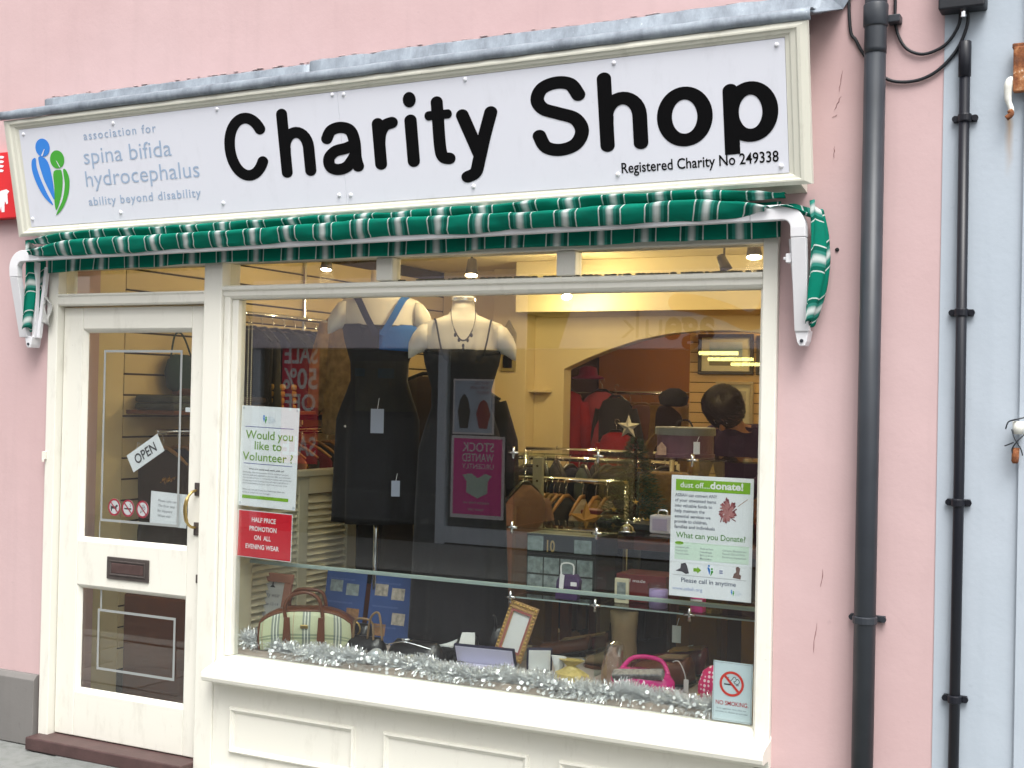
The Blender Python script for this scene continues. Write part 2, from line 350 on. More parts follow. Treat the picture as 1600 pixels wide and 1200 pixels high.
# ------------------------------------------------------------------ blue building
bb = thing('blue_building', 'pale blue grey rendered house front at the right edge', 'building', (4, 0, 0))
w = MB(); w.add([(2.8225, -.004, 0), (3.066, -.004, 0), (3.066, -.004, 6), (2.8225, -.004, 6), (2.8225, .1, 0), (2.8225, .1, 6)], [(0, 1, 2, 3), (4, 0, 3, 5)])
w.box(3.0665, 3.9, -.02, .1, 0, 6); w.box(3.905, 8, -.004, .1, 0, 6)
w.build('wall', 'blue_render', bb)
# ------------------------------------------------------------------ pipes, cables, junction box
dp = thing('downpipe', 'thick dark grey rainwater downpipe on the pink wall', 'pipe', (2.616, -.055, 0))
MB().tube([(2.616, -.055, 0), (2.616, -.055, 2.80)], .0345, 20).build('pipe_length', 'pipe_grey', dp, smooth=True)
MB().tube([(2.616, -.055, 2.76), (2.616, -.055, 2.775), (2.616, -.055, 2.80), (2.616, -.055, 6.0)], [.036, .036, .0352, .0352], 20).build('pipe_length', 'pipe_grey', dp, smooth=True)
k = MB(); k.tube([(2.616, -.055, 2.845), (2.616, -.055, 2.85), (2.616, -.055, 2.915), (2.616, -.055, 2.92)], [.037, .0395, .0395, .037], 20); k.build('socket', 'pipe_grey', dp, smooth=True)
k = MB(); k.box(2.65, 2.69, -.045, 0, 2.86, 2.885); k.build('fixing_lug', 'pipe_grey', dp, bevel=.003)
def clip(root, x, y, z, r, m, wd):
    c = MB(); c.tube([(x, y, z - .013), (x, y, z - .012), (x, y, z + .012), (x, y, z + .013)], [r, r + .004, r + .004, r], 18)
    c.box(x - wd, x + wd, -.014, -.001, z - .011, z + .011); o = c.build('clip', m, root, bevel=.003)
    for s in (-1, 1): MB().tube([(x + s * (wd - .006), -.02, z), (x + s * (wd - .006), -.012, z)], .010, 10).build('screw', m, o)
clip(dp, 2.616, -.055, .934, .035, 'pipe_grey', .056)
bp = thing('conduit_pipe', 'thin black conduit pipe clipped to the blue wall', 'pipe', (2.892, -.026, 0))
MB().tube([(2.89, -.026, 0), (2.893, -.026, 1.4), (2.889, -.026, 2.70)], .0165, 16).build('pipe_length', 'pipe_black', bp, smooth=True)
MB().tube([(2.8885, -.026, 2.665), (2.8885, -.026, 2.667), (2.8885, -.026, 2.775), (2.8885, -.026, 2.778)], [.017, .0195, .0195, .017], 16).build('socket', 'pipe_black', bp, smooth=True)
for z in (2.536, 1.922, 1.324, .708): clip(bp, 2.891, -.026, z, .0168, 'pipe_black', .036)
jb = thing('junction_box', 'black cable junction box high on the wall above the conduit', 'junction box', (2.882, 0, 2.866))
k = MB(); k.box(2.812, 2.952, -.075, -.005, 2.872, 3.06); k.build('housing', 'cable_black', jb, bevel=.006)
MB().tube([(2.885, -.045, 2.85), (2.885, -.045, 2.874)], .009, 10).build('cable_gland', 'chrome', jb)
cb = MB(); cb.tube(catmull([(2.873, -.03, 2.878), (2.868, -.02, 2.835), (2.835, -.012, 2.785), (2.79, -.01, 2.76), (2.745, -.01, 2.757), (2.70, -.01, 2.785), (2.672, -.01, 2.85), (2.668, -.01, 2.95), (2.67, -.01, 3.4)], 6), .0052, 8)
tag(cb.build('loop_cable', 'cable_black', smooth=True, origin=(2.87, -.02, 2.757)), 'black cable looping up to the right of the downpipe', 'cable')
cb = MB(); cb.tube(catmull([(2.893, -.03, 2.878), (2.893, -.02, 2.83), (2.86, -.012, 2.755), (2.80, -.01, 2.695), (2.73, -.009, 2.671), (2.65, -.009, 2.683), (2.59, -.008, 2.745), (2.545, -.008, 2.82), (2.52, -.008, 2.91), (2.51, -.008, 3.4)], 6), .0055, 8)
tag(cb.build('loop_cable', 'cable_black', smooth=True, origin=(2.87, -.02, 2.67)), 'black cable sagging lowest and passing behind the downpipe', 'cable')
# rusty fittings on the blue wall
rb = thing('rusty_hinge_bracket', 'upper rusty iron hinge bracket with flaking white paint', 'bracket', (3.03, 0, 2.53), 'rusty brackets on the blue wall')
k = MB(); k.box(3.034, 3.075, -.05, -.021, 2.60, 2.74); k.box(3.03, 3.075, -.045, -.021, 2.735, 2.752); k.build('strap', 'rust', rb, bevel=.004)
k = MB(); k.tube(catmull([(3.035, -.035, 2.645), (3.022, -.04, 2.63), (3.02, -.04, 2.58), (3.028, -.04, 2.555), (3.03, -.04, 2.535), (3.02, -.04, 2.525)], 5), [.006, .009, .011, .012, .013, .013, .014, .013, .012, .011, .011, .010, .009, .009, .009, .009, .009, .009, .008, .008, .008, .008, .007, .006, .006, .005][:26], 8); k.build('hook', 'flaky_white', rb, smooth=True)
k = MB(); k.tube(catmull([(3.026, -.045, 2.545), (3.03, -.045, 2.532), (3.016, -.045, 2.520)], 4), .009, 8); k.build('hook_tip', 'rust', rb, smooth=True)
rb2 = thing('rusty_hinge_bracket', 'lower rusty bracket bound with twisted wire', 'bracket', (3.06, 0, 1.46), 'rusty brackets on the blue wall')
MB().tube([(3.066, -.04, 1.585), (3.066, -.04, 1.545)], .017, 12).build('pin', 'flaky_white', rb2, smooth=True)
MB().tube([(3.060, -.04, 1.503), (3.058, -.04, 1.462), (3.058, -.04, 1.455)], [.011, .011, .007], 12).build('pin', 'rust', rb2, smooth=True)
k = MB(); k.tube(catmull([(3.048, -.05, 1.56), (3.058, -.055, 1.53), (3.075, -.05, 1.50), (3.08, -.045, 1.48)], 5), .0022, 6); k.tube(catmull([(3.085, -.05, 1.545), (3.066, -.057, 1.525), (3.05, -.05, 1.50), (3.052, -.045, 1.485)], 5), .0022, 6)
k.tube(catmull([(3.03, -.045, 1.56), (3.038, -.05, 1.582), (3.06, -.058, 1.59), (3.085, -.05, 1.597)], 5), .0024, 6); k.tube(catmull([(3.028, -.04, 1.508), (3.04, -.05, 1.513), (3.055, -.055, 1.52)], 4), .0022, 6)
k.build('wire', 'pipe_grey', rb2, smooth=True)
# red sign of the neighbour, half hidden behind the fascia
rs = thing('red_sign', 'red sign with white stooping figure cut off by the fascia', 'sign', (-1.6, 0, 2.4))
k = MB(); k.prism([(-1.95, 2.405), (-1.2, 2.405), (-1.2, 2.712), (-1.95, 2.712)], -.05, -.002); k.build('panel', 'red_sign', rs, bevel=.003)
P5 = planeY(-.05)
for i in range(4):
    z = 2.695 - .021 * i
    tag(flat('white_bar', [(-1.45, z - .012), (-1.352, z - .012), (-1.345, z - .004), (-1.36, z), (-1.45, z)], P5, 'white_print', rs)); flat('white_bar', [(-1.305, z - .012), (-1.2, z - .012), (-1.2, z), (-1.295, z)], P5, 'white_print', rs)
k = flat('figure', [(-1.388, 2.432), (-1.366, 2.432), (-1.356, 2.462), (-1.352, 2.433), (-1.333, 2.433), (-1.335, 2.465), (-1.333, 2.485), (-1.322, 2.468), (-1.312, 2.472), (-1.318, 2.515), (-1.305, 2.528), (-1.325, 2.538), (-1.36, 2.533), (-1.392, 2.512), (-1.39, 2.500), (-1.372, 2.506), (-1.376, 2.485), (-1.372, 2.462)], P5, 'white_print', rs, .0012)
# ------------------------------------------------------------------ fascia sign (leans forward at the top)
FA = Vector((0, -.12, 2.305)); FU = Vector((0, -.19866, .98007)); FN = Vector((0, -.98007, -.19866))
def FP(x, t, n=0.): return Vector((x, 0, 0)) + FA + FU * (t + .0102 * (x + 1.065)) + FN * n
sg = thing('shop_sign', 'long white fascia sign reading Charity Shop in a cream moulded frame', 'sign', (.65, -.1, 2.3))
X0, X1, T0, T1 = -1.146, 2.440, -.002, .512
k = MB(); a = [FP(X0 + .045, T0 + .012, -.012), FP(X1 - .05, T0 + .012, -.012), FP(X1 - .05, T1, -.012), FP(X0 + .045, T1, -.012)]
b_ = [Vector((p.x, -.001, q)) for p, q in zip(a, (2.30, 2.33, 2.86, 2.83))]
k.add(a + b_, [(0, 1, 2, 3), (4, 7, 6, 5), (0, 4, 5, 1), (1, 5, 6, 2), (2, 6, 7, 3), (3, 7, 4, 0)]); k.build('box', 'cream_sign', sg)
prof = [(0, .0), (.0, .012), (.014, .018), (.020, .018), (.024, .012), (.034, .010), (.038, .004), (.046, .002), (.046, -.012), (0, -.012)]   # (inward, outward)
def fr_side(name, p0, p1, inw):                      # mitred moulding along one side of the sign
    n = len(prof); mb = MB(); vs = []
    for (px, pt), (mx, mt) in ((p0, inw[0]), (p1, inw[1])):
        vs += [FP(px + mx * a, pt + mt * a, o) for a, o in prof]
    mb.add(vs, [(i, (i + 1) % n, (i + 1) % n + n, i + n) for i in range(n)] + [tuple(range(n)), tuple(range(2 * n - 1, n - 1, -1))]); mb.build(name, 'cream_sign', sg)
ya, yb = .0, .0
fr_side('frame_moulding', (X0, T0), (X1, T0), ((1.65, .9), (-1.63, .9))); fr_side('frame_moulding', (X1, T0), (X1, T1), ((-1.63, .9), (-1.63, -.95)))
fr_side('frame_moulding', (X1, T1), (X0, T1), ((-1.63, -.95), (1.65, -.95))); fr_side('frame_moulding', (X0, T1), (X0, T0), ((1.65, -.95), (1.65, .9)))
def panel(x0, x1):
    mb = MB(); pts = [(x0, .039), (x1, .039), (x1, .4665), (x0, .4665)]; mb.add([FP(x, t_, .004) for x, t_ in pts] + [FP(x, t_, -.011) for x, t_ in pts], [(0, 1, 2, 3), (0, 4, 5, 1), (1, 5, 6, 2), (2, 6, 7, 3), (3, 7, 4, 0)])
    return mb.build('panel', 'sign_white', sg)
pa = panel(-1.069, .6315); pc = panel(.6327, 2.364)
r = (.0268, .0212)
LT = {}
arch = lambda x, b, w, top=.325: [(x, .25), (x + .002, .272)] + ring_pts(x + w / 2, top - .058, w / 2, .058, 172, 0, 14) + [(x + w, b)]
LT['c'] = [(ring_pts(.178, .294, .0865, .107, 33, 325, 40), r)]
LT['h'] = [([(.363, .400), (.363, .186)], r), (arch(.363, .186, .114), r)]
LT['a'] = [(catmull([(.566, .292), (.588, .318), (.632, .326), (.676, .312), (.692, .272), (.692, .215), (.699, .186)], 6), r), (catmull([(.690, .262), (.65, .252), (.60, .245), (.568, .222), (.572, .192), (.607, .180), (.65, .189), (.687, .222)], 6), r)]
LT['r'] = [([(.803, .325), (.803, .186)], r), (catmull([(.803, .255), (.812, .292), (.835, .317), (.866, .324)], 6), r)]
LT['i'] = [([(.948, .325), (.948, .186)], r), (ring_pts(.950, .4, .014, None, 0, 360, 20), .0142, {'closed': True})]
LT['t'] = [(catmull([(1.066, .38), (1.066, .32), (1.066, .225), (1.076, .192), (1.102, .185)], 6), (.0258, .0212)), ([(1.026, .334), (1.110, .334)], .0165)]
LT['y'] = [([(1.169, .324), (1.229, .188)], r), (catmull([(1.287, .324), (1.255, .25), (1.228, .178), (1.208, .128), (1.173, .113)], 6), r)]
LT['s'] = [(catmull([(1.634, .352), (1.606, .390), (1.553, .401), (1.497, .387), (1.475, .351), (1.495, .318), (1.553, .298), (1.616, .276), (1.640, .236), (1.614, .196), (1.555, .181), (1.498, .194), (1.474, .232)], 6), r)]
LT['h2'] = [([(1.733, .396), (1.733, .181)], r), (arch(1.733, .181, .124), r)]
LT['o'] = [(ring_pts(2.017, .249, .0715, .0715, 0, 360, 44), r, {'closed': True})]
LT['p'] = [([(2.178, .314), (2.178, .117)], (.0262, .0212), {'square_end': True}), (ring_pts(2.244, .245, .066, .0705, 0, 360, 44), (.0264, .0212), {'closed': True})]
for q in LT: LT[q] = [([(p[0], p[1] + .0058 * max(-1, min(1, (p[1] - .255) / .07))) for p in sp[0]],) + tuple(sp[1:]) for sp in LT[q]]
for q, sp in LT.items(): tag(strokes('letter', sp, FP, 'black_vinyl', pa if sp[0][0][0][0] < .62 else pc, .0052, .0004), 'black rounded letter ' + {'c': 'C', 's': 'S', 'h2': 'h'}.get(q, q))
text('Registered Charity No 249338', FP, 1.780, 2.332, .0775, .0345, 'black_vinyl', pc, bold=.012, n=.0052, words=.16)
text('association for', FP, -.690, -.283, .392, .034, 'grey_print', pa, space=1.22, n=.0052, bold=.006, words=.3)
text('spina bifida', FP, -.704, -.213, .290, .066, 'grey_print', pa, n=.0052, bold=-.004, words=.16)
text('hydrocephalus', FP, -.708, -.078, .194, .066, 'grey_print', pa, n=.0052, bold=-.004)
text('ability beyond disability', FP, -.706, -.083, .113, .034, 'grey_print', pa, space=1.15, n=.0052, bold=.008, words=.27)
def blob(name, pts, m, n=.0054): return flat(name, [(p.x, p.y) for p in catmull([Vector((a, b, 0)) for a, b in pts], 6, True)], FP, m, pa, n)
tag(blob('emblem', ring_pts(-.938, .379, .043, .039, 0, 360, 14), 'logo_blue'), 'blue head of the two figure emblem')
blob('emblem', [(-.972, .336), (-.938, .336), (-.915, .310), (-.905, .26), (-.902, .20), (-.906, .150), (-.93, .19), (-.958, .255)], 'logo_blue')
blob('emblem', [(-.988, .337), (-1.012, .328), (-1.018, .285), (-1.0, .225), (-.965, .165), (-.918, .128), (-.945, .18), (-.975, .25), (-.988, .30)], 'logo_blue', .0057)
tag(blob('emblem', ring_pts(-.860, .322, .042, .039, 0, 360, 14), 'logo_green'), 'green head of the two figure emblem')
blob('emblem', [(-.892, .268), (-.858, .277), (-.842, .268), (-.846, .215), (-.868, .155), (-.902, .105), (-.908, .14), (-.898, .20)], 'logo_green')
blob('emblem', [(-.832, .276), (-.812, .268), (-.803, .225), (-.822, .165), (-.862, .112), (-.905, .083), (-.898, .098), (-.858, .148), (-.834, .21)], 'logo_green', .0057)
flat('emblem', [(-.952, .345), (-.944, .343), (-.925, .372), (-.931, .371)], FP, 'sign_white', pa, .0062); flat('emblem', [(-.846, .286), (-.852, .288), (-.868, .318), (-.862, .315)], FP, 'sign_white', pa, .0062)
for (x, t_) in ((-1.043, .445), (-.514, .447), (.046, .454), (1.192, .455), (1.773, .451), (2.338, .447), (2.339, .062), (1.765, .075), (1.194, .071), (.028, .080), (-.53, .073), (-1.055, .074), (.609, .457), (.661, .453), (.599, .076), (.652, .073)):
    mb = MB(); mb.ball((0, 0, 0), .0085, 12, 6, sz=.75); mb.xf(Matrix.Translation(FP(x, t_, .0045)) @ FN.to_track_quat('Z', 'Y').to_matrix().to_4x4())
    mb.build('screw_cap', 'screw_cap', pa if x < .63 else pc, smooth=True)
# lead flashing over the sign: drip edge, slope and upstand
lf = thing('lead_flashing', 'weathered grey lead flashing along the top of the sign', 'flashing', (.65, 0, 2.85))
def leadstrip(name, prof2, x0, x1, jit, dx=.06):
    n = int((x1 - x0) / dx); mb = MB(); m_ = len(prof2); rr = random.Random(5)
    off = [[(rr.uniform(-jit, jit), rr.uniform(-jit, jit)) for _ in prof2] for _ in range(n + 1)]
    mb.grid(lambda u, v: (x0 + (x1 - x0) * u, prof2[round(v * (m_ - 1))][0] + off[round(u * n)][round(v * (m_ - 1))][0], prof2[round(v * (m_ - 1))][1] + .0102 * (x0 + (x1 - x0) * u + 1.065) + off[round(u * n)][round(v * (m_ - 1))][1]), n, m_ - 1)
    return mb.build(name, 'lead', lf, smooth=True, solid=.004)
leadstrip('drip_edge', [(-.240, 2.806), (-.247, 2.808), (-.252, 2.818), (-.251, 2.834), (-.244, 2.842), (-.225, 2.845), (-.10, 2.862)], -1.158, 2.452, .0018)
leadstrip('upstand', [(-.13, 2.866), (-.03, 2.885), (-.012, 2.900), (-.008, 2.945), (-.004, 2.950)], -1.135, .36, .003); leadstrip('upstand', [(-.13, 2.868), (-.03, 2.888), (-.014, 2.903), (-.010, 2.955), (-.005, 2.960)], .35, 2.45, .003)
mb = MB(); mb.add([(2.43, -.235, 2.878), (2.455, -.20, 2.872), (2.50, -.012, 2.93), (2.56, -.008, 3.02), (2.53, -.012, 3.06), (2.44, -.012, 2.99), (2.44, -.10, 2.91)], [(0, 1, 2, 6), (6, 2, 3, 4, 5)]); mb.build('corner_piece', 'lead', lf, solid=.004)
mb = MB()
for i in range(70):
    x = -1.1 + 3.5 * i / 70 + random.uniform(-.02, .02); z = 2.955 + .0102 * (x + 1.065) + (.008 if x > .35 else 0); mb.ball((x, -.003, z + random.uniform(-.003, .006)), random.uniform(.003, .007), 6, 4, sx=3, sy=.5, sz=.5)
tag(mb.build('mortar_fillet', mat('mortar', (.45, .34, .335, 1), .95, var=.3, vs=30), lf), kind='stuff')
# ------------------------------------------------------------------ awning (folded Dutch canopy)
aw = thing('awning', 'folded green and white striped awning on a white frame under the sign', 'awning', (.62, 0, 1.82))
def bar_arc(cx, cz, s, y):                           # rounded corner of the frame
    return [(cx + s * .05 * math.cos(a), y, cz + .05 * math.sin(a)) for a in [PI / 2 * k / 6 for k in range(7)]]
def flatbar(pts, wid, dep):                          # rectangular section swept along a path lying roughly in x-z
    n = len(pts); mb = MB(); pts = [Vector(p) for p in pts]; vs = []
    for i, p in enumerate(pts):
        t_ = (pts[min(i + 1, n - 1)] - pts[max(i - 1, 0)]).normalized(); u = t_.cross(Vector((0, 1, 0))).normalized()
        vs += [p - u * wid + Vector((0, -dep, 0)), p + u * wid + Vector((0, -dep, 0)), p + u * wid + Vector((0, dep, 0)), p - u * wid + Vector((0, dep, 0))]
    mb.add(vs, [(i * 4 + k, i * 4 + (k + 1) % 4, i * 4 + 4 + (k + 1) % 4, i * 4 + 4 + k) for i in range(n - 1) for k in range(4)] + [(3, 2, 1, 0), tuple(n * 4 - 4 + k for k in range(4))])
    return mb
zt = lambda x: 2.213 + .0098 * (x + 1.16)            # centre of the front bar
XL, XR = -1.163, 2.398
cr = flatbar([(XR - .16, -.130, zt(XR - .16))] + [(XR - .052 + .052 * math.sin(a), -.130, zt(XR) - .052 + .052 * math.cos(a)) for a in [PI / 2 * k / 7 for k in range(8)]] + [(XR, -.127, 2.165)], .025, .016); cr.build('frame_corner', 'bar_white', aw, bevel=.003)
cl = flatbar([(XL, -.127, 2.12)] + [(XL + .052 - .052 * math.cos(a), -.130, zt(XL) - .052 + .052 * math.sin(a)) for a in [PI / 2 * k / 7 for k in range(8)]] + [(XL + .16, -.130, zt(XL + .16))], .025, .016); cl.build('frame_corner', 'bar_white', aw, bevel=.003)
flatbar([(XL + .161, -.130, zt(XL + .161)), (XR - .161, -.130, zt(XR - .161))], .024, .0155).build('front_bar', 'bar_white', aw, bevel=.003)
flatbar([(XR, -.127, 2.164), (XR + .002, -.065, 1.862)], .024, .015).build('arm', 'bar_white', aw, bevel=.002)
flatbar([(XL, -.127, 2.119), (XL + .002, -.065, 1.852)], .024, .015).build('arm', 'bar_white', aw, bevel=.002)
for x, z, in ((XR + .0, 1.835), (XL + .03, 1.825)):
    k = MB(); k.prism([(x - .022, z + .03), (x - .014, z - .008), (x - .006, z - .02), (x + .012, z - .02), (x + .018, z - .005), (x + .024, z + .03)], -.075, -.02); o = k.build('pivot_bracket', 'bar_white', aw, bevel=.002)
    MB().tube([(x + .002, -.08, z - .004), (x + .002, -.074, z - .004)], .006, 10).build('pivot_bolt', 'pipe_grey', o)
flatbar([(XL + .075, -.075, 2.19), (XL + .05, -.055, 1.85)], .010, .010).build('inner_arm', 'bar_white', aw, bevel=.002); flatbar([(XL + .105, -.045, 2.17), (XL + .065, -.045, 1.85)], .009, .009).build('inner_arm', 'bar_white', aw, bevel=.002)
flatbar([(XR - .04, -.06, 2.17), (XR - .01, -.05, 1.86)], .010, .010).build('inner_arm', 'bar_white', aw, bevel=.002)
k = MB(); k.box(XR - .045, XR - .026, -.12, -.09, 2.085, 2.115); k.box(XR - .055, XR - .045, -.112, -.098, 2.095, 2.105); k.build('catch', 'bar_white', aw, bevel=.002)
rr = random.Random(3)
def wob(x, f, ph): return math.sin(x * f + ph) * .5 + math.sin(x * f * 2.3 + ph * 1.7) * .3 + math.sin(x * f * 5.1 + ph * .6) * .2
PER = .172
def fold(name, cy, cz, ry, rz, x0, x1, tw, ph, taper0, taper1, nu=260, nv=14, a0=-160, a1=150):
    mb = MB(); hang = random.Random(ph)
    def fn(u, v):
        x = x0 + (x1 - x0) * u; a = math.radians(a0 + (a1 - a0) * v)
        s = min(1, (u * (x1 - x0) + .02) / taper0, ((1 - u) * (x1 - x0) + .02) / taper1); s = max(.12, s) ** .6
        rz_ = rz * s * (1 + .12 * wob(x, 5, ph)); ry_ = ry * s * (1 + .10 * wob(x, 6, ph + 1)); dz = .005 * wob(x, 2.3, ph + 2); w_ = .0035 * math.sin(2 * a + 4 * wob(x, 6, ph)) + .003 * math.sin(5 * a + 7 * wob(x, 3.1, ph + 4)) * abs(wob(x, 9, ph + 3)) ** .5
        ca, sa = math.cos(a), math.sin(a); ca = math.copysign(abs(ca) ** .55, ca); sa = math.copysign(abs(sa) ** .7, sa)
        return (x + tw * (v - .5), cy + (ry_ + w_) * -ca - .016 * sa, cz + zt(x) - 2.213 + dz + (rz_ + w_ * .6) * sa - (1 - s) * .012)
    mb.grid(fn, nu, nv, lambda u, v: ((x0 + (x1 - x0) * u) / PER, v)); mb.build(name, 'awning_cloth', aw, smooth=True)
fold('cloth_fold', -.118, 2.281, .034, .023, XL + .08, XR - .05, .012, 1.3, .22, .30)
fold('cloth_fold', -.148, 2.234, .034, .033, XL + .10, XR - .11, .045, 4.1, .25, .22)
mb = MB(); mb.grid(lambda u, v: (XL + .12 + (XR - XL - .2) * u, -.060 + .012 * wob(u * 3.5, 11, 2) * v, 2.262 - (.115 + .006 * wob(u * 3.5, 4, 1)) * v + .0098 * (3.5 * u)), 200, 8, lambda u, v: ((XL + 3.4 * u) / PER, v)); mb.build('valance', 'awning_cloth', aw, smooth=True, solid=.002)
def side(name, x, s, bul):
    mb = MB()
    def fn(u, v):                                    # u: front to wall, v: top to bottom
        prof_ = math.sin(PI * min(1, .10 + v * .92)) ** .8
        return (x + s * (.012 + bul * prof_ * math.sin(PI * u * .75) + .008 * math.sin(u * 15 + v * 4)), -.118 + .105 * u, (2.255 if s > 0 else 2.22) - .37 * v + .03 * (1 - u) * (1 - v) + .01 * math.sin(u * 9))
    mb.grid(fn, 16, 26, lambda u, v: (v * .40 / PER + u * .35, u)); mb.build(name, 'awning_cloth', aw, smooth=True, solid=.002)
side('side_cloth', XR + .018, 1, .045); side('side_cloth', XL + .03, 1, .03)
mb = MB(); mb.grid(lambda u, v: (XR - .13 + .17 * u, -.155 + .11 * v + .008 * math.sin(u * 9), zt(XR) + .028 + .012 * math.sin(v * 7 + u * 3) - .05 * max(0, u - .55) ** 1.1 - .02 * (1 - v)), 16, 8, lambda u, v: (u * .17 / PER + .3 * v, v)); mb.build('corner_cloth', 'awning_cloth', aw, smooth=True, solid=.002)
rp = MB()
for i in range(5):
    o_ = i * .006; rp.tube(catmull([(-1.072 + o_ * .4, -.03 - o_, 2.03 - o_), (-1.088 + o_, -.04 - o_ * .5, 1.985), (-1.078 + o_ * 1.5, -.045, 1.925 - o_ * .6), (-1.06 + o_, -.04 - o_ * .6, 1.935), (-1.055 + o_ * .8, -.035, 1.99), (-1.070 + o_ * .5, -.03 - o_, 2.035)], 5), .0045, 6)
rp.tube(catmull([(-1.09, -.05, 2.09), (-1.075, -.04, 2.05), (-1.07, -.035, 2.0)], 4), .004, 6)
tag(rp.build('rope_hank', 'rope', smooth=True, origin=(-1.07, -.03, 1.93)), 'grey coil of awning rope hung beside the door head', 'rope')
# ------------------------------------------------------------------ timber shopfront
sf = thing('shopfront', 'cream painted timber shopfront with display window and panelled base', 'shopfront', (.6, 0, 0))
CP = 'cream_paint'
def tb(name, x0, x1, y0, y1, z0, z1, bev=.004, m=CP, parent=sf): return MB().box(x0, x1, y0, y1, z0, z1).build(name, m, parent, bevel=bev)
tb('left_jamb', -1.074, -1.016, -.018, .10, 0.0, 2.195); tb('right_jamb', 2.249, 2.301, -.022, .10, .43, 2.195); tb('right_jamb_foot', 2.249, 2.301, -.021, .10, 0, .384)
k = MB(); k.box(-.166, -.070, -.022, .10, 0, 2.195); k.build('mullion_post', CP, sf, bevel=.005)
k = MB(); k.box(-.0695, -.036, -.008, .10, .47, 2.07); k.build('mullion_moulding', CP, sf, bevel=.008, seg=3)
k = MB(); k.box(-.0355, -.003, .006, .06, .519, 2.012); k.build('glazing_bead', CP, sf, bevel=.004); k = MB(); k.box(2.2365, 2.2485, .004, .06, .519, 2.012); k.build('glazing_bead', CP, sf, bevel=.003)
k = MB(); k.sweepx([(.06, 2.012), (.004, 2.012), (-.004, 2.017), (-.012, 2.026), (-.014, 2.045), (-.024, 2.050), (-.026, 2.062), (-.016, 2.068), (.06, 2.072)], -.069, 2.2485); k.build('window_transom', CP, sf, bevel=.002)
k = MB(); k.sweepx([(.10, 1.996), (-.012, 1.996), (-.018, 2.004), (-.018, 2.036), (-.024, 2.043), (-.018, 2.050), (.06, 2.054)], -1.0155, -.1665); k.build('door_transom', CP, sf, bevel=.002)
tb('head', -1.0155, -.167, -.012, .09, 2.162, 2.195); tb('head', -.0695, 2.2485, -.012, .09, 2.166, 2.195)
for x in (.7235, 1.5075): tb('toplight_mullion', x - .038, x + .038, -.006, .06, 2.0725, 2.1655, .006)
# rotten putty along the toplights
k = MB(); rr = random.Random(8)
for i in range(150):
    x = rr.uniform(.78, 2.24); k.ball((x, .008, 2.0735), rr.uniform(.002, .005), 5, 4, sx=3)
tag(k.build('cracked_putty', mat('putty', (.12, .11, .08, 1), .9, var=.4, vs=40), sf), kind='stuff')
# sill and stall riser
k = MB(); k.sweepx([(.06, .519), (.012, .519), (.004, .510), (-.006, .497), (-.016, .492), (-.072, .478), (-.092, .470), (-.100, .462), (-.102, .446), (-.098, .432), (-.088, .427), (-.03, .428), (-.022, .40), (.06, .40)], -.066, 2.303); k.build('sill', CP, sf, bevel=.002)
tb('stall_riser', -.0695, 2.2485, -.016, .06, .0, .399, .002)
for x0, x1 in ((.022, .645), (.777, 1.408), (1.528, 2.155)):
    for nm, pp in (('m', 0),):
        q = [(x0, .318), (x1, .318), (x1, .128), (x0, .128)]; n = 4; mb = MB(); pr = [(0, -.016), (.004, -.028), (.010, -.030), (.014, -.024), (.020, -.022), (.024, -.016)]
        ring = [[(x0 + a, y, .318 - a), (x1 - a, y, .318 - a), (x1 - a, y, .128 + a), (x0 + a, y, .128 + a)] for a, y in pr]
        vs = [p for r_ in ring for p in r_]; mb.add(vs, [(i * 4 + k, i * 4 + (k + 1) % 4, i * 4 + 4 + (k + 1) % 4, i * 4 + 4 + k) for i in range(len(pr) - 1) for k in range(4)]); mb.build('panel_moulding', CP, sf)
tb('skirting', -.0695, 2.2485, -.03, -.0165, 0, .06, .004)
for (x0, x1, z0, z1, nm) in ((-.006, 2.239, .516, 2.014, 'window_glass'), (-.066, .6855, 2.070, 2.168, 'toplight_glass'), (.7615, 1.4695, 2.070, 2.168, 'toplight_glass'), (1.5455, 2.2475, 2.070, 2.168, 'toplight_glass'), (-1.014, -.168, 2.052, 2.164, 'toplight_glass')):
    MB().box(x0, x1, .028, .034, z0, z1).build(nm, 'window_glass_pane', sf)
# ------------------------------------------------------------------ door
dr = thing('shop_door', 'cream half glazed shop door with letter plate and brass pull handle', 'door', (-.6, .03, .06))
DY0, DY1 = .020, .062
tb('stile', -1.012, -.897, DY0, DY1, .062, 1.990, .004, parent=dr); tb('stile', -.262, -.172, DY0, DY1, .062, 1.990, .004, parent=dr)
tb('top_rail', -.8965, -.2625, DY0 + .001, DY1, 1.892, 1.990, .004, parent=dr); tb('lock_rail', -.8965, -.2625, DY0 + .001, DY1, .741, .941, .004, parent=dr); tb('bottom_rail', -.8965, -.2625, DY0 + .001, DY1, .062, .262, .004, parent=dr)
gu = MB().box(-.897, -.262, .046, .051, .94, 1.893).build('door_glass', 'window_glass_pane', dr); gl_ = MB().box(-.897, -.262, .046, .051, .261, .742).build('door_glass', 'window_glass_pane', dr)
for (x0, x1, z0, z1) in ((-.8965, -.2625, .941, 1.892), (-.8965, -.2625, .262, .741)):   # bevelled beads round each pane
    mb = MB(); pr = [(.0, DY0 + .004), (.004, DY0 + .006), (.014, .040), (.016, .0455), (0, .0455)]; ring = [[(x0 + a, y, z1 - a), (x1 - a, y, z1 - a), (x1 - a, y, z0 + a), (x0 + a, y, z0 + a)] for a, y in pr]
    mb.add([p for r_ in ring for p in r_], [(i * 4 + k, i * 4 + (k + 1) % 4, i * 4 + 4 + (k + 1) % 4, i * 4 + 4 + k) for i in range(len(pr) - 1) for k in range(4)]); mb.build('glazing_bead', CP, dr)
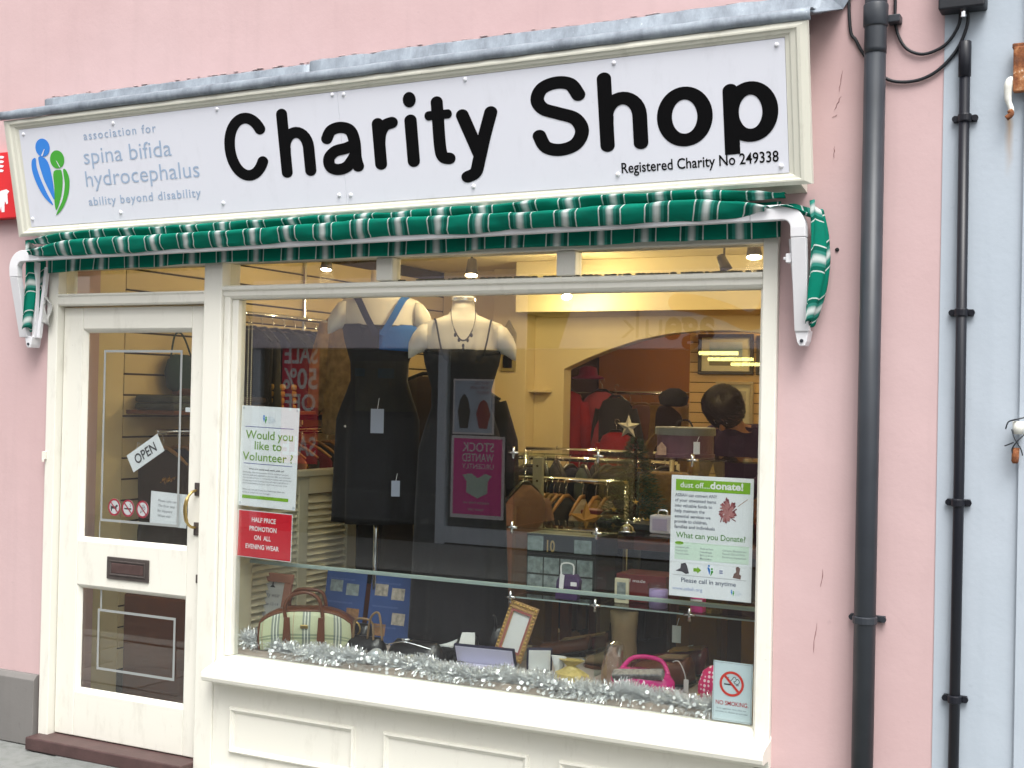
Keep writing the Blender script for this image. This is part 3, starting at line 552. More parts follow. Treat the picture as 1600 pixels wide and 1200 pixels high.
def foil(x0, x1, z0, z1, parent, extra=()):
    mb = MB(); w_ = .0055; y0, y1 = .0445, .0455
    for b_ in ((x0, x1, z1 - w_ * 2, z1), (x0, x1, z0, z0 + w_ * 2), (x1 - w_ * 2, x1, z0 + w_ * 2, z1 - w_ * 2), (x0, x0 + w_ * 2, z0 + w_ * 2, z1 - w_ * 2), *extra): mb.box(b_[0], b_[1], y0, y1, b_[2], b_[3])
    mb.build('alarm_foil', 'foil', parent)
foil(-.788, -.333, 1.032, 1.800, gu, ((-.792, -.787, .955, 1.031),)); foil(-.788, -.336, .368, .640, gl_, ((-.775, -.765, .641, .735),))
k = MB(); lp = (-.712, -.468, .784, .882)
k.prism(rect(*lp), .013, .0205); lpo = k.build('letter_plate', 'bronze_plate', dr, bevel=.003)
mb = MB(); x0, x1, z0, z1 = -.688, -.492, .806, .862; pr = [(-.006, .013), (-.004, .009), (.0, .009), (.004, .013)]; ring = [[(x0 + a, y, z1 - a), (x1 - a, y, z1 - a), (x1 - a, y, z0 + a), (x0 + a, y, z0 + a)] for a, y in pr]
mb.add([p for r_ in ring for p in r_], [(i * 4 + k, i * 4 + (k + 1) % 4, i * 4 + 4 + (k + 1) % 4, i * 4 + 4 + k) for i in range(3) for k in range(4)]); mb.build('rim', 'bronze_plate', lpo)
MB().box(-.682, -.498, .0105, .014, .812, .856).build('flap', mat('flap_copper', (.11, .07, .065, 1), .4, metal=.4, var=.4, vs=30), lpo, bevel=.003)
k = MB(); k.tube(catmull([(-.212, .012, 1.200), (-.214, -.015, 1.192), (-.222, -.032, 1.165), (-.226, -.038, 1.12), (-.222, -.032, 1.072), (-.214, -.015, 1.048), (-.212, .012, 1.042)], 5), [.006] * 10 + [.0085] * 11 + [.006] * 10, 10); ph_ = k.build('pull_handle', 'brass', dr, smooth=True)
for z in (1.205, 1.036): MB().prism(rect(-.223, -.199, z - .028, z + .028), .014, .0205).build('back_plate', 'bronze_plate', ph_, bevel=.002)
MB().prism(rect(-.206, -.192, .806, .842), .015, .0205).build('lock_plate', 'bronze_plate', dr, bevel=.002)
k = MB(); k.box(-1.078, -1.060, -.032, -.018, 1.30, 1.335); k.box(-1.075, -1.062, -.034, -.031, 1.288, 1.302); tag(k.build('bell_push', 'cream_paint', bevel=.003, origin=(-1.068, -.018, 1.29)), 'small cream bell push on the left door jamb', 'bell push')
k = MB(); k.box(-1.07, -.168, -.095, .10, .0, .058); o = tag(k.build('doorstep', 'step_tile', bevel=.006, origin=(-.6, 0, 0)), 'dark red tiled step below the shop door', 'step')
# ------------------------------------------------------------------ notices on the door
PD = planeY(.0565)
mat('paper', (.80, .82, .86, 1), .6, var=.02); mat('ink', (.03, .03, .04, 1), .6); mat('ink_grey', (.22, .23, .27, 1), .6); mat('poster_green', C3(128, 178, 42), .5, var=.03); mat('text_green', C3(122, 165, 62), .5, var=.03); mat('poster_red', (.62, .012, .03, 1), .5, var=.05); mat('ink_blue', C3(90, 96, 170), .5); mat('sign_red', C3(214, 50, 36), .5)
os_ = thing('open_sign', 'tilted white card reading OPEN hanging inside the door glass', 'sign', (-.54, .055, 1.34))
po = rotplane((-.540, 1.345), math.radians(30.5), PD); k = MB(); sheet(k, rect(-.101, .101, -.042, .042), po, .003); k.build('card', 'paper', os_)
text('OPEN', po, -.066, .068, -.021, .042, 'ink', os_, n=.0042, bold=.012); k = MB(); k.tube([po(-.03, .042, .002), po(-.018, .064, .0), po(-.0, .042, .002)], .0012, 5); k.build('string', 'ink_grey', os_)
for i, (x, lab) in enumerate(((-.7155, 'round red ringed no dogs sticker on the door glass'), (-.6345, 'round red ringed sticker with cigarette, middle of the three'), (-.5495, 'round red ringed sticker nearest the white door notice'))):
    st = thing('prohibition_sticker', lab, 'sticker', (x, .055, 1.097), 'round stickers low on the door glass'); pp = rotplane((x, 1.097), 0, PD)
    k = MB(); sheet(k, ring_pts(0, 0, .0365, .0385, 0, 360, 28), pp, .001); k.build('disc', 'paper', st)
    strokes('ring', [(ring_pts(0, 0, .0325, .0345, 0, 360, 32), .0042, {'closed': True}), ([(-.023, .024), (.023, -.024)], .003)], pp, mat('ring_red', (.5, .01, .05, 1), .5), st, .0016, .0003)
    if i == 0: flat('dog', [(-.022, -.006), (-.019, -.018), (-.014, -.018), (-.013, -.007), (.006, -.007), (.008, -.018), (.013, -.018), (.013, .0), (.02, .004), (.02, .011), (.01, .012), (.006, .004), (-.016, .004), (-.022, .011)], pp, 'ink', st, .0013)
    elif i == 1: flat('cigarette', rect(-.022, .02, -.006, .001), pp, 'ink', st, .0013); strokes('smoke', [(catmull([(.012, .006), (.016, .012), (.010, .016), (.014, .022)], 4), .001)], pp, 'ink', st, .0013)
    else: strokes('ice_cream', [(catmull([(-.012, -.016), (-.004, .002), (.008, .012), (.015, .004), (.006, -.004), (-.012, -.016)], 4), .0016), (ring_pts(.004, .012, .007, None, 0, 360, 12), .0013, {'closed': True})], pp, 'ink_grey', st, .0013)
MB().box(-.520, -.500, .054, .0555, 1.030, 1.052)
nt_ = thing('door_notice', 'white paper notice about a slippery floor on the door glass', 'notice', (-.4, .055, 1.03)); pp = rotplane((-.400, 1.105), math.radians(-2.), PD)
k = MB(); sheet(k, rect(-.104, .104, -.073, .073), pp, .0012); k.build('sheet', 'paper', nt_)
for s_, z, x1 in (('Please take care', .030, .05), ('The floor may', .008, .035), ('Be slippery', -.014, .022), ('When wet', -.036, .012)): text(s_, pp, -.062, x1, z, .0105, 'ink_grey', nt_, n=.002, skew=.2)
k = MB(); k.box(-.317, -.275, .0535, .0555, 1.532, 1.552); tag(k.build('small_label', 'paper', origin=(-.3, .054, 1.53)), 'tiny white label stuck near the right edge of the door glass', 'label')
# ------------------------------------------------------------------ posters inside the window glass
PW = planeY(.0385)
def emblem(pl, cx, cz, s, parent):
    for (dx, dz, m_) in ((-.3, .30, 'logo_blue'), (.25, .0, 'logo_green')):
        flat('emblem', ring_pts(cx + dx * s, cz + (dz + .28) * s, .22 * s, .22 * s, 0, 360, 12), pl, m_, parent, .0018)
        sgn = -1 if dx < 0 else 1
        flat('emblem', [(cx + dx * s - .28 * s, cz + dz * s), (cx + dx * s + .05 * s, cz + (dz - 1.0) * s + .0), (cx + (dx + .28) * s, cz + (dz - .25) * s), (cx + dx * s + .15 * s, cz + (dz + .04) * s)] if sgn < 0 else [(cx + dx * s - .28 * s, cz + (dz - .2) * s), (cx + dx * s - .1 * s, cz + (dz - 1.0) * s), (cx + (dx + .28) * s, cz + dz * s), (cx + dx * s - .1 * s, cz + (dz + .04) * s)], pl, m_, parent, .0018)
    for i in range(4): text(('association for', 'spina bifida', 'hydrocephalus', 'ability beyond disability')[i], pl, cx + .75 * s, cx + (2.1 + .35 * (i % 3)) * s, cz + (.35 - .38 * i) * s, .22 * s, 'grey_print', parent, n=.0018)
vp = thing('volunteer_poster', 'white poster asking Would you like to Volunteer', 'poster', (.147, .036, 1.147)); pl = rotplane((.1475, 1.355), math.radians(-1.4), PW)
k = MB(); sheet(k, rect(-.1485, .1485, -.21, .21), pl, .0012); k.build('sheet', 'paper', vp); emblem(pl, -.025, .158, .020, vp)
for z in (.123, -.031): flat('rule', rect(-.126, .124, z - .0012, z + .0012), pl, 'ink_blue', vp, .0018)
text('Would you', pl, -.122, .122, .073, .034, 'text_green', vp, n=.002, bold=.01); text('like to', pl, -.073, .067, .029, .034, 'text_green', vp, n=.002, bold=.01); text('Volunteer ?', pl, -.134, .126, -.018, .034, 'text_green', vp, n=.002, bold=.01)
text('Why not come and work with us?', pl, -.098, .084, -.057, .0072, 'ink', vp, n=.002, bold=.01)
for i, (s_, x1) in enumerate((('Everyday life can become more isolated people', .108), ('and the skills and experience you can offer as a volunteer', .120), ('You can help and gain in confidence of meeting new people and', .122), ('training, support and by doing so you will make a real difference', .108), ('and it is something that you could help us in our shop', .102))): text(s_, pl, -.128, x1, -.0705 - .0115 * i, .0062, 'ink_grey', vp, n=.002)
text('Who can join us? If you are interested then ask', pl, -.128, .092, -.143, .0062, 'ink_grey', vp, n=.002); text('inside or telephone our manager', pl, -.128, .018, -.155, .0062, 'ink_grey', vp, n=.002)
flat('green_band', rect(-.128, .112, -.178, -.164), pl, 'poster_green', vp, .0018)
for x, z in ((-.138, .2), (.138, .2), (-.138, -.198), (.138, -.2)): k = MB(); k.ball(tuple(pl(x, z, .001)), .006, 8, 4, sy=.3); k.build('tack', mat('blutack', (.5, .55, .62, 1), .6), vp)
hp = thing('half_price_poster', 'red notice with white lettering HALF PRICE PROMOTION ON ALL EVENING WEAR', 'poster', (.135, .036, .93)); pl = rotplane((.1365, 1.030), math.radians(-1.2), PW)
k = MB(); sheet(k, rect(-.140, .140, -.0985, .0985), pl, .001); k.build('border', 'paper', hp); flat('red_field', rect(-.137, .137, -.0955, .0955), pl, 'poster_red', hp, .0016)
for s_, x0, x1, z in (('HALF PRICE', -.068, .056, .052), ('PROMOTION', -.078, .062, .015), ('ON  ALL', -.052, .034, -.022), ('EVENING WEAR', -.095, .078, -.060)): text(s_, pl, x0, x1, z, .0185, 'white_print', hp, n=.0022, bold=.022)
mat('ink_slate2', (.16, .17, .22, 1), .6)
dp_ = thing('donate_poster', 'white poster with green banner reading dust off donate', 'poster', (2.065, .036, .94)); pl = rotplane((2.0655, 1.152), math.radians(-.3), PW)
k = MB(); sheet(k, rect(-.1485, .1485, -.212, .212), pl, .0012); k.build('sheet', 'paper', dp_); flat('green_banner', rect(-.132, .137, .158, .198), pl, 'poster_green', dp_, .0018)
text('dust off....', pl, -.115, -.008, .170, .0185, 'white_print', dp_, n=.0024, bold=.012); text('donate!', pl, -.006, .112, .170, .0235, 'white_print', dp_, n=.0024, bold=.03)
for i, (s_, x1) in enumerate((('ASBAH can convert ANY', .020), ('of your unwanted items', .017), ('into valuable funds to', .003), ('help maintain the', -.024), ('essential services we', -.002), ('provide to children,', -.014), ('families and individuals', .014))): text(s_, pl, -.134, x1, .1375 - .0186 * i, .0112, 'ink_slate2', dp_, n=.002, bold=.012)
text('What can you Donate?', pl, -.127, .124, -.007, .0195, mat('ink_olive', C3(95, 150, 70), .6), dp_, n=.002, bold=.006)
flat('pale_green_box', rect(-.131, .137, -.083, -.022), pl, mat('pale_green', C3(208, 228, 212), .6), dp_, .0018); flat('green_tab', ring_pts(-.114, -.026, .016, .006, 0, 360, 16), pl, 'poster_green', dp_, .0022)
for x0, x1, ss in ((-.127, -.078, ('Unwanted gifts', 'Household items', 'Toys and clothes')), (-.037, .010, ('Shoes and belts', 'Handbags', 'Bric a brac', 'Books')), (.044, .128, ('Curtains, Blankets etc', 'Records, CDs and DVDs', 'Furniture, Equipment'))):
    for i, s_ in enumerate(ss): text(s_, pl, x0, x1 - .005 * (i % 2), -.043 - .0115 * i, .0058, 'ink_grey', dp_, n=.0024)
flat('rule', rect(-.136, .130, -.1385, -.1375), pl, 'ink_grey', dp_, .0018)
fr_ = random.Random(14); FM = [mat('petal_%d' % q, c_, .7, var=.3, vs=90) for q, c_ in enumerate(((.20, .045, .06, 1), (.34, .09, .10, 1), (.45, .20, .20, 1)))]
for q in range(3):
    pt = []
    for i in range(46):
        a = fr_.uniform(0, 2 * PI); r0 = fr_.uniform(0, .8 - .2 * q); r1 = r0 + fr_.uniform(.15, .32); pt.append(([(.058 + .037 * r0 * math.cos(a), .093 + .050 * r0 * math.sin(a)), (.058 + .037 * r1 * math.cos(a + .15), .093 + .050 * r1 * math.sin(a + .15))], fr_.uniform(.0016, .0032)))
    tag(strokes('flower_petals', pt, pl, FM[q], dp_, .0016 + .0006 * q, .00001), kind='stuff')
strokes('flower_stem', [([(.095, .115), (.128, .140)], .0012)], pl, mat('stem', (.4, .25, .2, 1), .7), dp_, .0017)
flat('shoe_picture', [(-.126, -.124), (-.102, -.126), (-.088, -.133), (-.076, -.13), (-.084, -.103), (-.090, -.094), (-.106, -.098), (-.108, -.114)], pl, mat('shoe_print', (.07, .06, .08, 1), .6), dp_, .0018)
flat('arrow', [(-.060, -.122), (-.046, -.122), (-.046, -.128), (-.032, -.116), (-.046, -.104), (-.046, -.110), (-.060, -.110)], pl, 'poster_green', dp_, .0018)
emblem_s = .019; flat('emblem', ring_pts(-.004, -.098, .0035, None, 0, 360, 10), pl, 'logo_blue', dp_, .0018); flat('emblem', [(-.010, -.104), (-.001, -.130), (.002, -.112), (-.004, -.103)], pl, 'logo_blue', dp_, .0018); flat('emblem', ring_pts(.007, -.108, .0035, None, 0, 360, 10), pl, 'logo_green', dp_, .0018); flat('emblem', [(.004, -.114), (.002, -.134), (.012, -.118), (.010, -.113)], pl, 'logo_green', dp_, .0018)
for z in (-.112, -.119): flat('equals', rect(.034, .046, z - .0016, z + .0016), pl, 'ink_blue', dp_, .0018)
flat('family_picture', [(.082, -.132), (.110, -.135), (.112, -.122), (.105, -.118), (.108, -.098), (.100, -.092), (.092, -.096), (.094, -.112), (.086, -.118)], pl, mat('family_print', (.20, .11, .10, 1), .6, var=.8, vs=300), dp_, .0018)
text('Please call in anytime', pl, -.104, .094, -.162, .0155, mat('ink_slate', (.10, .12, .20, 1), .6), dp_, n=.002, bold=.004); text('www.asbah.org', pl, -.136, -.026, -.190, .0115, mat('ink_pale', C3(150, 165, 210), .6), dp_, n=.002); emblem(pl, .083, -.183, .012, dp_)
ns = thing('no_smoking_sign', 'small NO SMOKING sticker in the lower right corner of the window', 'sign', (2.152, .036, .525)); pl = rotplane((2.1535, .6275), math.radians(-.6), PW)
k = MB(); sheet(k, rect(-.070, .070, -.1025, .1025), pl, .0012); k.build('sheet', mat('sticker_blue', (.62, .74, .80, 1), .5, var=.02), ns)
strokes('border_line', [(catmull([(-.066, -.09), (-.066, .09), (-.06, .0975), (.06, .0975), (.066, .09), (.066, -.09), (.06, -.0975), (-.06, -.0975)], 4, True), .0006, {'closed': True})], pl, 'ink_grey', ns, .0016)
strokes('red_ring', [(ring_pts(-.003, .028, .039, None, 0, 360, 48), .0042, {'closed': True}), ([(-.028, .054), (.022, .002)], .0042)], pl, 'sign_red', ns, .0026, .0003)
flat('cigarette', rect(-.030, -.002, .0225, .0275), pl, 'ink', ns, .0018); flat('cigarette', rect(.012, .022, .0225, .0275), pl, 'ink_grey', ns, .0018)
strokes('smoke', [(catmull([(-.014, .050), (-.018, .042), (-.010, .038), (-.003, .042), (.004, .052), (.010, .050), (.012, .041), (.006, .036)], 5), .0012), (catmull([(.004, .037), (.010, .030), (.020, .030), (.024, .038), (.018, .046), (.012, .043)], 5), .0012)], pl, 'ink', ns, .0016)
text('NO SMOKING.', pl, -.058, .058, -.047, .0145, mat('ink_red', C3(190, 50, 60), .5), ns, n=.002, bold=.008); text('It is against the law to', pl, -.054, .050, -.062, .0058, 'ink_grey', ns, n=.002); text('smoke in these premises', pl, -.058, .056, -.073, .0058, 'ink_grey', ns, n=.002)
# ------------------------------------------------------------------ shop interior
mat('cream_wall', (.74, .62, .36, 1), .7, var=.06, vs=2, bump=.15, bs=30); mat('ceiling_cream', (.78, .68, .42, 1), .8, var=.04, vs=2)
mat('slat_cream', (.66, .53, .29, 1), .55, var=.06, vs=3); mat('slat_tan', (.60, .40, .17, 1), .55, var=.07, vs=3); mat('groove', (.05, .03, .018, 1), .8)
mat('orange_wall', (.42, .17, .045, 1), .8, var=.15, vs=2); mat('carpet', (.05, .035, .028, 1), .95, var=.3, vs=60, bump=.5); mat('bed_cloth', (.42, .35, .30, 1), .9, var=.1, vs=5, bump=.3, bs=200)
st = lambda o: tag(o, kind='structure')
st(MB().box(-1.5, 2.8, .10, 6.6, .0, .05).build('shop_floor', 'carpet'))
st(MB().box(-1.5, 2.8, .0905, 6.6, 2.50, 2.6).build('ceiling', 'ceiling_cream'))
sl = st(MB().box(-1.25, -1.125, .102, 6.6, .05, 2.5).build('left_wall', 'groove'))
MB().box(-1.1245, -1.108, .103, .50, .05, 2.5).build('plain_board', 'cream_wall', sl)
pr = None; z = .25; i = 0
while z < 2.42:
    if pr is None: pr = MB().box(-1.1245, -1.106, .505, 3.6, 0, .094).build('slat', 'slat_cream', sl); o = pr
    else: o = pr.copy(); COL.objects.link(o)
    o.location.z = z; z += .104
st(MB().box(2.62, 2.75, .102, 6.6, .05, 2.5).build('right_wall', 'cream_wall'))
bw = MB()      # rear wall with an opening whose left top corner is cut off at a slant
bw.prism([(-1.106, .05), (-.155, .05), (-.155, 1.823), (.02, 1.90), (.186, 1.961), (.38, 2.02), (.58, 2.058), (.80, 2.078), (1.0, 2.078), (1.2, 2.06), (1.4, 2.02), (1.6, 1.96), (1.8, 1.87), (1.95, 1.79), (1.95, .05), (2.6195, .05), (2.6195, 2.5), (-1.106, 2.5)], 3.6, 3.72)
st(bw.build('rear_wall', 'cream_wall', bevel=.006))
sr = st(MB().box(.523, 2.62, 4.22, 4.32, .05, 2.5).build('rear_slat_wall', 'groove')); pr = None; z = .1
while z < 2.42:
    if pr is None: pr = MB().box(.523, 2.62, 4.203, 4.2195, 0, .063).build('slat', 'slat_tan', sr); o = pr
    else: o = pr.copy(); COL.objects.link(o)
    o.location.z = z; z += .0692
st(MB().box(-.277, 2.619, 3.10, 3.599, 2.174, 2.499).build('bulkhead', 'ceiling_cream', bevel=.004))
pil = st(MB().box(-.63, -.372, 3.46, 3.599, .05, 2.499).build('pillar', 'cream_wall', bevel=.006))
st(MB().box(-1.1, 2.6, 6.4, 6.6, .05, 2.5).build('back_room_wall', 'orange_wall')); st(MB().box(.523, .62, 4.3205, 6.4, .05, 2.5).build('back_room_side_wall', 'orange_wall'))
# window bed, louvred half partition beside the door
st(MB().box(-.03, 2.24, .062, .80, .40, .545).build('window_bed', 'bed_cloth', bevel=.004)); st(MB().box(-.03, 2.24, .78, .80, .05, .40).build('window_bed_back', 'carpet'))
lv = thing('louvre_partition', 'cream half height louvred screen between the door lobby and window display', 'partition', (-.03, .5, .05)); LM = mat('louvre_cream', (.60, .56, .40, 1), .5, var=.05)
for (y0, y1, z0, z1, nm) in ((.064, .15, .05, 1.275, 'stile'), (.475, .545, .05, 1.245, 'stile'), (.86, .94, .05, 1.245, 'stile'), (.1505, .4745, .05, .50, 'rail'), (.5455, .8595, .05, .50, 'rail'), (.1505, .4745, 1.165, 1.245, 'rail'), (.5455, .8595, 1.165, 1.245, 'rail')): MB().box(-.05, -.012, y0, y1, z0, z1).build(nm, LM, lv, bevel=.003)
MB().box(-.062, .0, .1505, .95, 1.2455, 1.275).build('top_rail', LM, lv, bevel=.004)
pr = None
for (y0, y1) in ((.1515, .4735), (.5465, .8585)):
    pr = None; z = .51
    while z < 1.155:
        if pr is None:
            mb = MB(); mb.sweepx([(-.014, -.017), (-.010, -.019), (.014, .017), (.010, .019)], 0, y1 - y0); mb.xf(Matrix.Translation((-.03, y0, 0)) @ Matrix.Rotation(PI / 2, 4, 'Z')); mb.v = [Vector((v.x, v.y, v.z)) for v in mb.v]; pr = mb.build('louvre', LM, lv); o = pr
        else: o = pr.copy(); COL.objects.link(o)
        o.location.z = z; z += .030
# window dressing rail just behind the glass
tag(MB().box(-.002, 2.238, .118, .132, .897, .912).build('window_rail', 'glass_edge', bevel=.002, origin=(1.1, .12, .9)), 'thin grey rail crossing the whole shop window behind the posters', 'rail')
for x, sgn in ((.012, 0), (.030, 1)):
    mb = MB()
    for i in range(88): mb.ball((x, .06, 1.92 - i * .0085), .0031, 6, 4)
    tag(mb.build('blind_chain', mat('bead', (.5, .45, .3, 1), .4), origin=(x, .06, 1.17)), ('beaded blind cord nearest the window frame', 'beaded blind cord a little right of its twin')[sgn], 'blind cord', 'blind cords at the left of the window')
# ------------------------------------------------------------------ lit ceiling spot lamps
mat('lamp_body', (.10, .09, .08, 1), .4, metal=.5); LB = mat('lamp_glow', (1, .80, .5, 1), .5, emit=28)
LAMPS = [(.322, 1.43, 2.27, 'spot lamp hanging behind the middle top light', 1), (1.914, 1.0, 2.267, 'spot lamp at the right end of the top lights', 1), (.198, 2.85, 2.272, 'spot lamp just below the window transom near the bulkhead', 1.15),
         (-.62, 1.5, 2.33, 'added spot lamp over the goods on the left wall', .12), (1.35, 2.35, 2.36, 'added spot lamp hidden behind the window transom over the counter', .55), (.0, 5.4, 2.33, 'added spot lamp in the orange back room', .8), (1.3, 3.85, 2.40, 'added spot lamp lighting the tan slat wall behind the arch', .45), (.85, .42, 2.36, 'added spot lamp over the window display', .5)]  # lamps of this row are added to light the shop and window display
LP = 7.5
for (x, y, z, lab, k_) in LAMPS:
    lm = thing('spot_lamp', lab, 'lamp', (x, y, z), 'ceiling spot lamps'); dv = Vector((.10, -.25, -1)).normalized() if y > 3.5 or y < 2 else Vector((.35, -.55 if y == 2.85 else .35, -1)).normalized()
    MB().tube([(x, y, 2.5), (x, y, z + .04)], .006, 8).build('stem', 'lamp_body', lm); MB().tube([(x, y, 2.494), (x, y, 2.4995)], .03, 14).build('ceiling_rose', 'lamp_body', lm)
    c = Vector((x, y, z)); mb = MB(); mb.tube([c - dv * .055, c - dv * .05, c + dv * .0, c + dv * .035], [.014, .022, .028, .034], 14, caps=False); mb.build('housing', 'lamp_body', lm, smooth=True, solid=.002)
    mb = MB(); mb.ball((0, 0, 0), .030, 12, 6, sz=.35); mb.xf(Matrix.Translation(c + dv * .028) @ dv.to_track_quat('Z', 'Y').to_matrix().to_4x4()); mb.build('bulb', LB, lm, smooth=True)
    l = bpy.data.objects.new('lamp_light', bpy.data.lights.new('lamp_light', 'POINT')); l.data.energy = LP * k_; l.data.color = (1, .78, .44); l.data.shadow_soft_size = .04; COL.objects.link(l); l.parent = lm; l.location = dv * .085
# ------------------------------------------------------------------ shop across the street (seen mirrored in the glass)
op = thing('opposite_shop', 'charity shop across the street, mirrored in the window glass', 'building', (-2, -8, 0))
mat('opp_wall', (.45, .42, .40, 1), .8, var=.1, vs=3, bump=.3); mat('opp_fascia', (.84, .80, .88, 1), .5, var=.03); mat('opp_frame', (.58, .66, .74, 1), .5); mat('opp_dark', (.05, .045, .03, 1), .8, var=.4, vs=3); mat('opp_olive', (.16, .15, .045, 1), .8, var=.3, vs=2)
PO = lambda x, z, n=0.: Vector((-x, -8 + n, z))
w = MB(); w.box(-9, 6, -8.3, -8.0, 2.95, 5.6); w.box(-9, -6.3, -8.3, -8, 0, 2.95); w.box(2.2, 6, -8.3, -8, 0, 2.95); w.build('wall', 'opp_wall', op)
w = MB(); w.box(-6.3, 2.2, -8.25, -7.93, 2.15, 2.949); fo = w.build('fascia', 'opp_fascia', op, bevel=.01)
PF = lambda x, z, n=0.: Vector((-x, -7.93 + n, z))
text('age', PF, .55, 1.07, 2.255, .30, mat('opp_brown', (.22, .07, .05, 1), .6), fo, n=.003, bold=.03); text('uk', PF, 1.10, 1.55, 2.255, .30, mat('opp_mauve', (.20, .16, .22, 1), .6), fo, n=.003, bold=-.01)
flat('swoosh', [(2.25, 2.152), (2.62, 2.152), (2.62, 2.94), (2.05, 2.94), (2.10, 2.6)], PF, mat('opp_green', (.16, .20, .02, 1), .6), fo, .003)
strokes('swirl', [(catmull([(.95, 2.62), (.75, 2.60), (.45, 2.52), (.20, 2.42), (.05, 2.50), (.0, 2.62)], 6), .09)], PF, mat('opp_orange', (.75, .25, .02, 1), .6), fo, .003)
w = MB(); w.box(-6.3, 2.2, -12.9, -12.8, 0, 2.6); w.box(-6.3, -6.2, -12.8, -8.3, 0, 2.6); w.box(2.1, 2.2, -12.8, -8.3, 0, 2.6); w.box(-6.3, 2.2, -12.8, -8.3, 2.55, 2.65); w.box(-6.3, 2.2, -12.8, -8.0, -.004, .02); w.build('interior', 'opp_dark', op)
w = MB(); w.box(-5.52, -4.93, -9.5, -9.0, 1.42, 2.04); w.build('lit_shelf', 'opp_olive', op); w = MB(); w.box(-5.9, -5.2, -10.2, -9.7, .02, 1.5); w.box(-2.6, -1.0, -10.5, -9.9, .02, 1.35); w.build('counter', 'opp_dark', op)
for x in (-6.25, -3.68, -.0, 2.15): w = MB(); w.box(x - .055, x + .055, -8.06, -7.98, .0, 2.149); w.build('frame_post', 'opp_frame', op)
w = MB(); w.box(-3.624, -.056, -8.07, -7.97, .02, .19); w.build('bottom_rail', 'opp_frame', op)
def oposter(x0, x1, z0, z1, m, nm='poster'):          # x given as local (mirrored) x
    k = MB(); k.box(-x1, -x0, -8.0095, -8.004, z0, z1); return k.build(nm, m, op)
PQ = lambda x, z, n=0.: Vector((-x, -8.004 + n, z)); mat('opp_red', (.80, .03, .07, 1), .6); mat('opp_white', (.88, .86, .87, 1), .6); mat('opp_magenta', (.88, .03, .36, 1), .6)
o = oposter(5.36, 5.89, .80, 2.28, 'opp_red'); tag(o, 'tall red sale poster'); text('SALE', PQ, 5.38, 5.86, 1.98, .21, 'opp_white', o, n=.003, bold=.02); text('50%', PQ, 5.38, 5.87, 1.68, .23, 'opp_white', o, n=.003, bold=.02); text('OFF', PQ, 5.40, 5.84, 1.42, .19, 'opp_white', o, n=.003, bold=.02); text('SALE', PQ, 5.38, 5.86, .90, .21, 'opp_white', o, n=.003, bold=.02)
o = oposter(2.90, 3.56, .30, 1.20, 'opp_white'); m_ = flat('field', rect(2.93, 3.53, .34, 1.17), PQ, 'opp_magenta', o, .002); text('STOCK', PQ, 3.03, 3.42, 1.03, .095, 'opp_white', o, n=.004, bold=.01); text('WANTED', PQ, 3.03, 3.42, .92, .085, 'opp_white', o, n=.004, bold=.01); text('URGENTLY', PQ, 3.03, 3.42, .84, .055, 'opp_white', o, n=.004)
flat('carton', [(3.10, .58), (3.22, .52), (3.36, .58), (3.36, .70), (3.41, .77), (3.30, .79), (3.22, .74), (3.13, .79), (3.05, .77), (3.10, .70)], PQ, mat('opp_mint', (.55, .72, .60, 1), .6), o, .004)
for s_, x0, x1, z in (('please help us', 3.08, 3.40, .46), ('thank you', 3.14, 3.34, .385)): text(s_, PQ, x0, x1, z, .03, 'opp_mint', o, n=.004)
o = oposter(3.04, 3.55, 1.215, 1.82, 'opp_white'); flat('field', rect(3.06, 3.53, 1.235, 1.80), PQ, mat('opp_sky', (.45, .55, .68, 1), .6, var=.5, vs=3), o, .002); flat('figure', [(3.12, 1.28), (3.22, 1.28), (3.26, 1.44), (3.22, 1.56), (3.17, 1.60), (3.12, 1.56), (3.08, 1.44)], PQ, mat('opp_coat', (.30, .03, .04, 1), .6), o, .004); flat('figure', [(3.36, 1.28), (3.46, 1.28), (3.49, 1.46), (3.46, 1.60), (3.41, 1.66), (3.36, 1.60), (3.33, 1.46)], PQ, 'opp_dark', o, .004)
for x0, x1, z in ((3.10, 3.28, 1.76), (3.08, 3.34, 1.71), (3.10, 3.26, 1.66)): text('THE NEW LOOK', PQ, x0, x1, z, .03, 'opp_coat', o, n=.004)
TB = mat('tube_glow', (1, .85, .25, 1), .5, emit=9)
for (x0, x1, y, z) in ((-1.24, -.79, -9.5, 2.17), (-1.63, -1.06, -11, 2.155), (-1.81, -1.37, -12.5, 2.14)): MB().tube([(x0, y, z), (x1, y, z)], .022, 8).build('light_tube', TB, op)
for (x0, x1, z0, z1, y) in ((-5.50, -5.38, 1.85, 1.95, -8.995), (-5.16, -4.95, 1.83, 1.95, -8.995)): MB().box(x0, x1, y, y + .04, z0, z1).build('shelf_box', mat('opp_teal', (.03, .20, .26, 1), .6), op)
for x0, x1 in ((-6.19, -3.74), (-3.62, -.06), (.06, 2.09)): MB().box(x0, x1, -8.016, -8.010, .2, 2.149).build('pane', 'window_glass_pane', op)
for x in (-5, -2, 1, 4): w = MB(); w.box(x - .5, x + .5, -8.0, -7.985, 3.5, 4.8); w.build('upstairs_window', 'opp_frame', op)
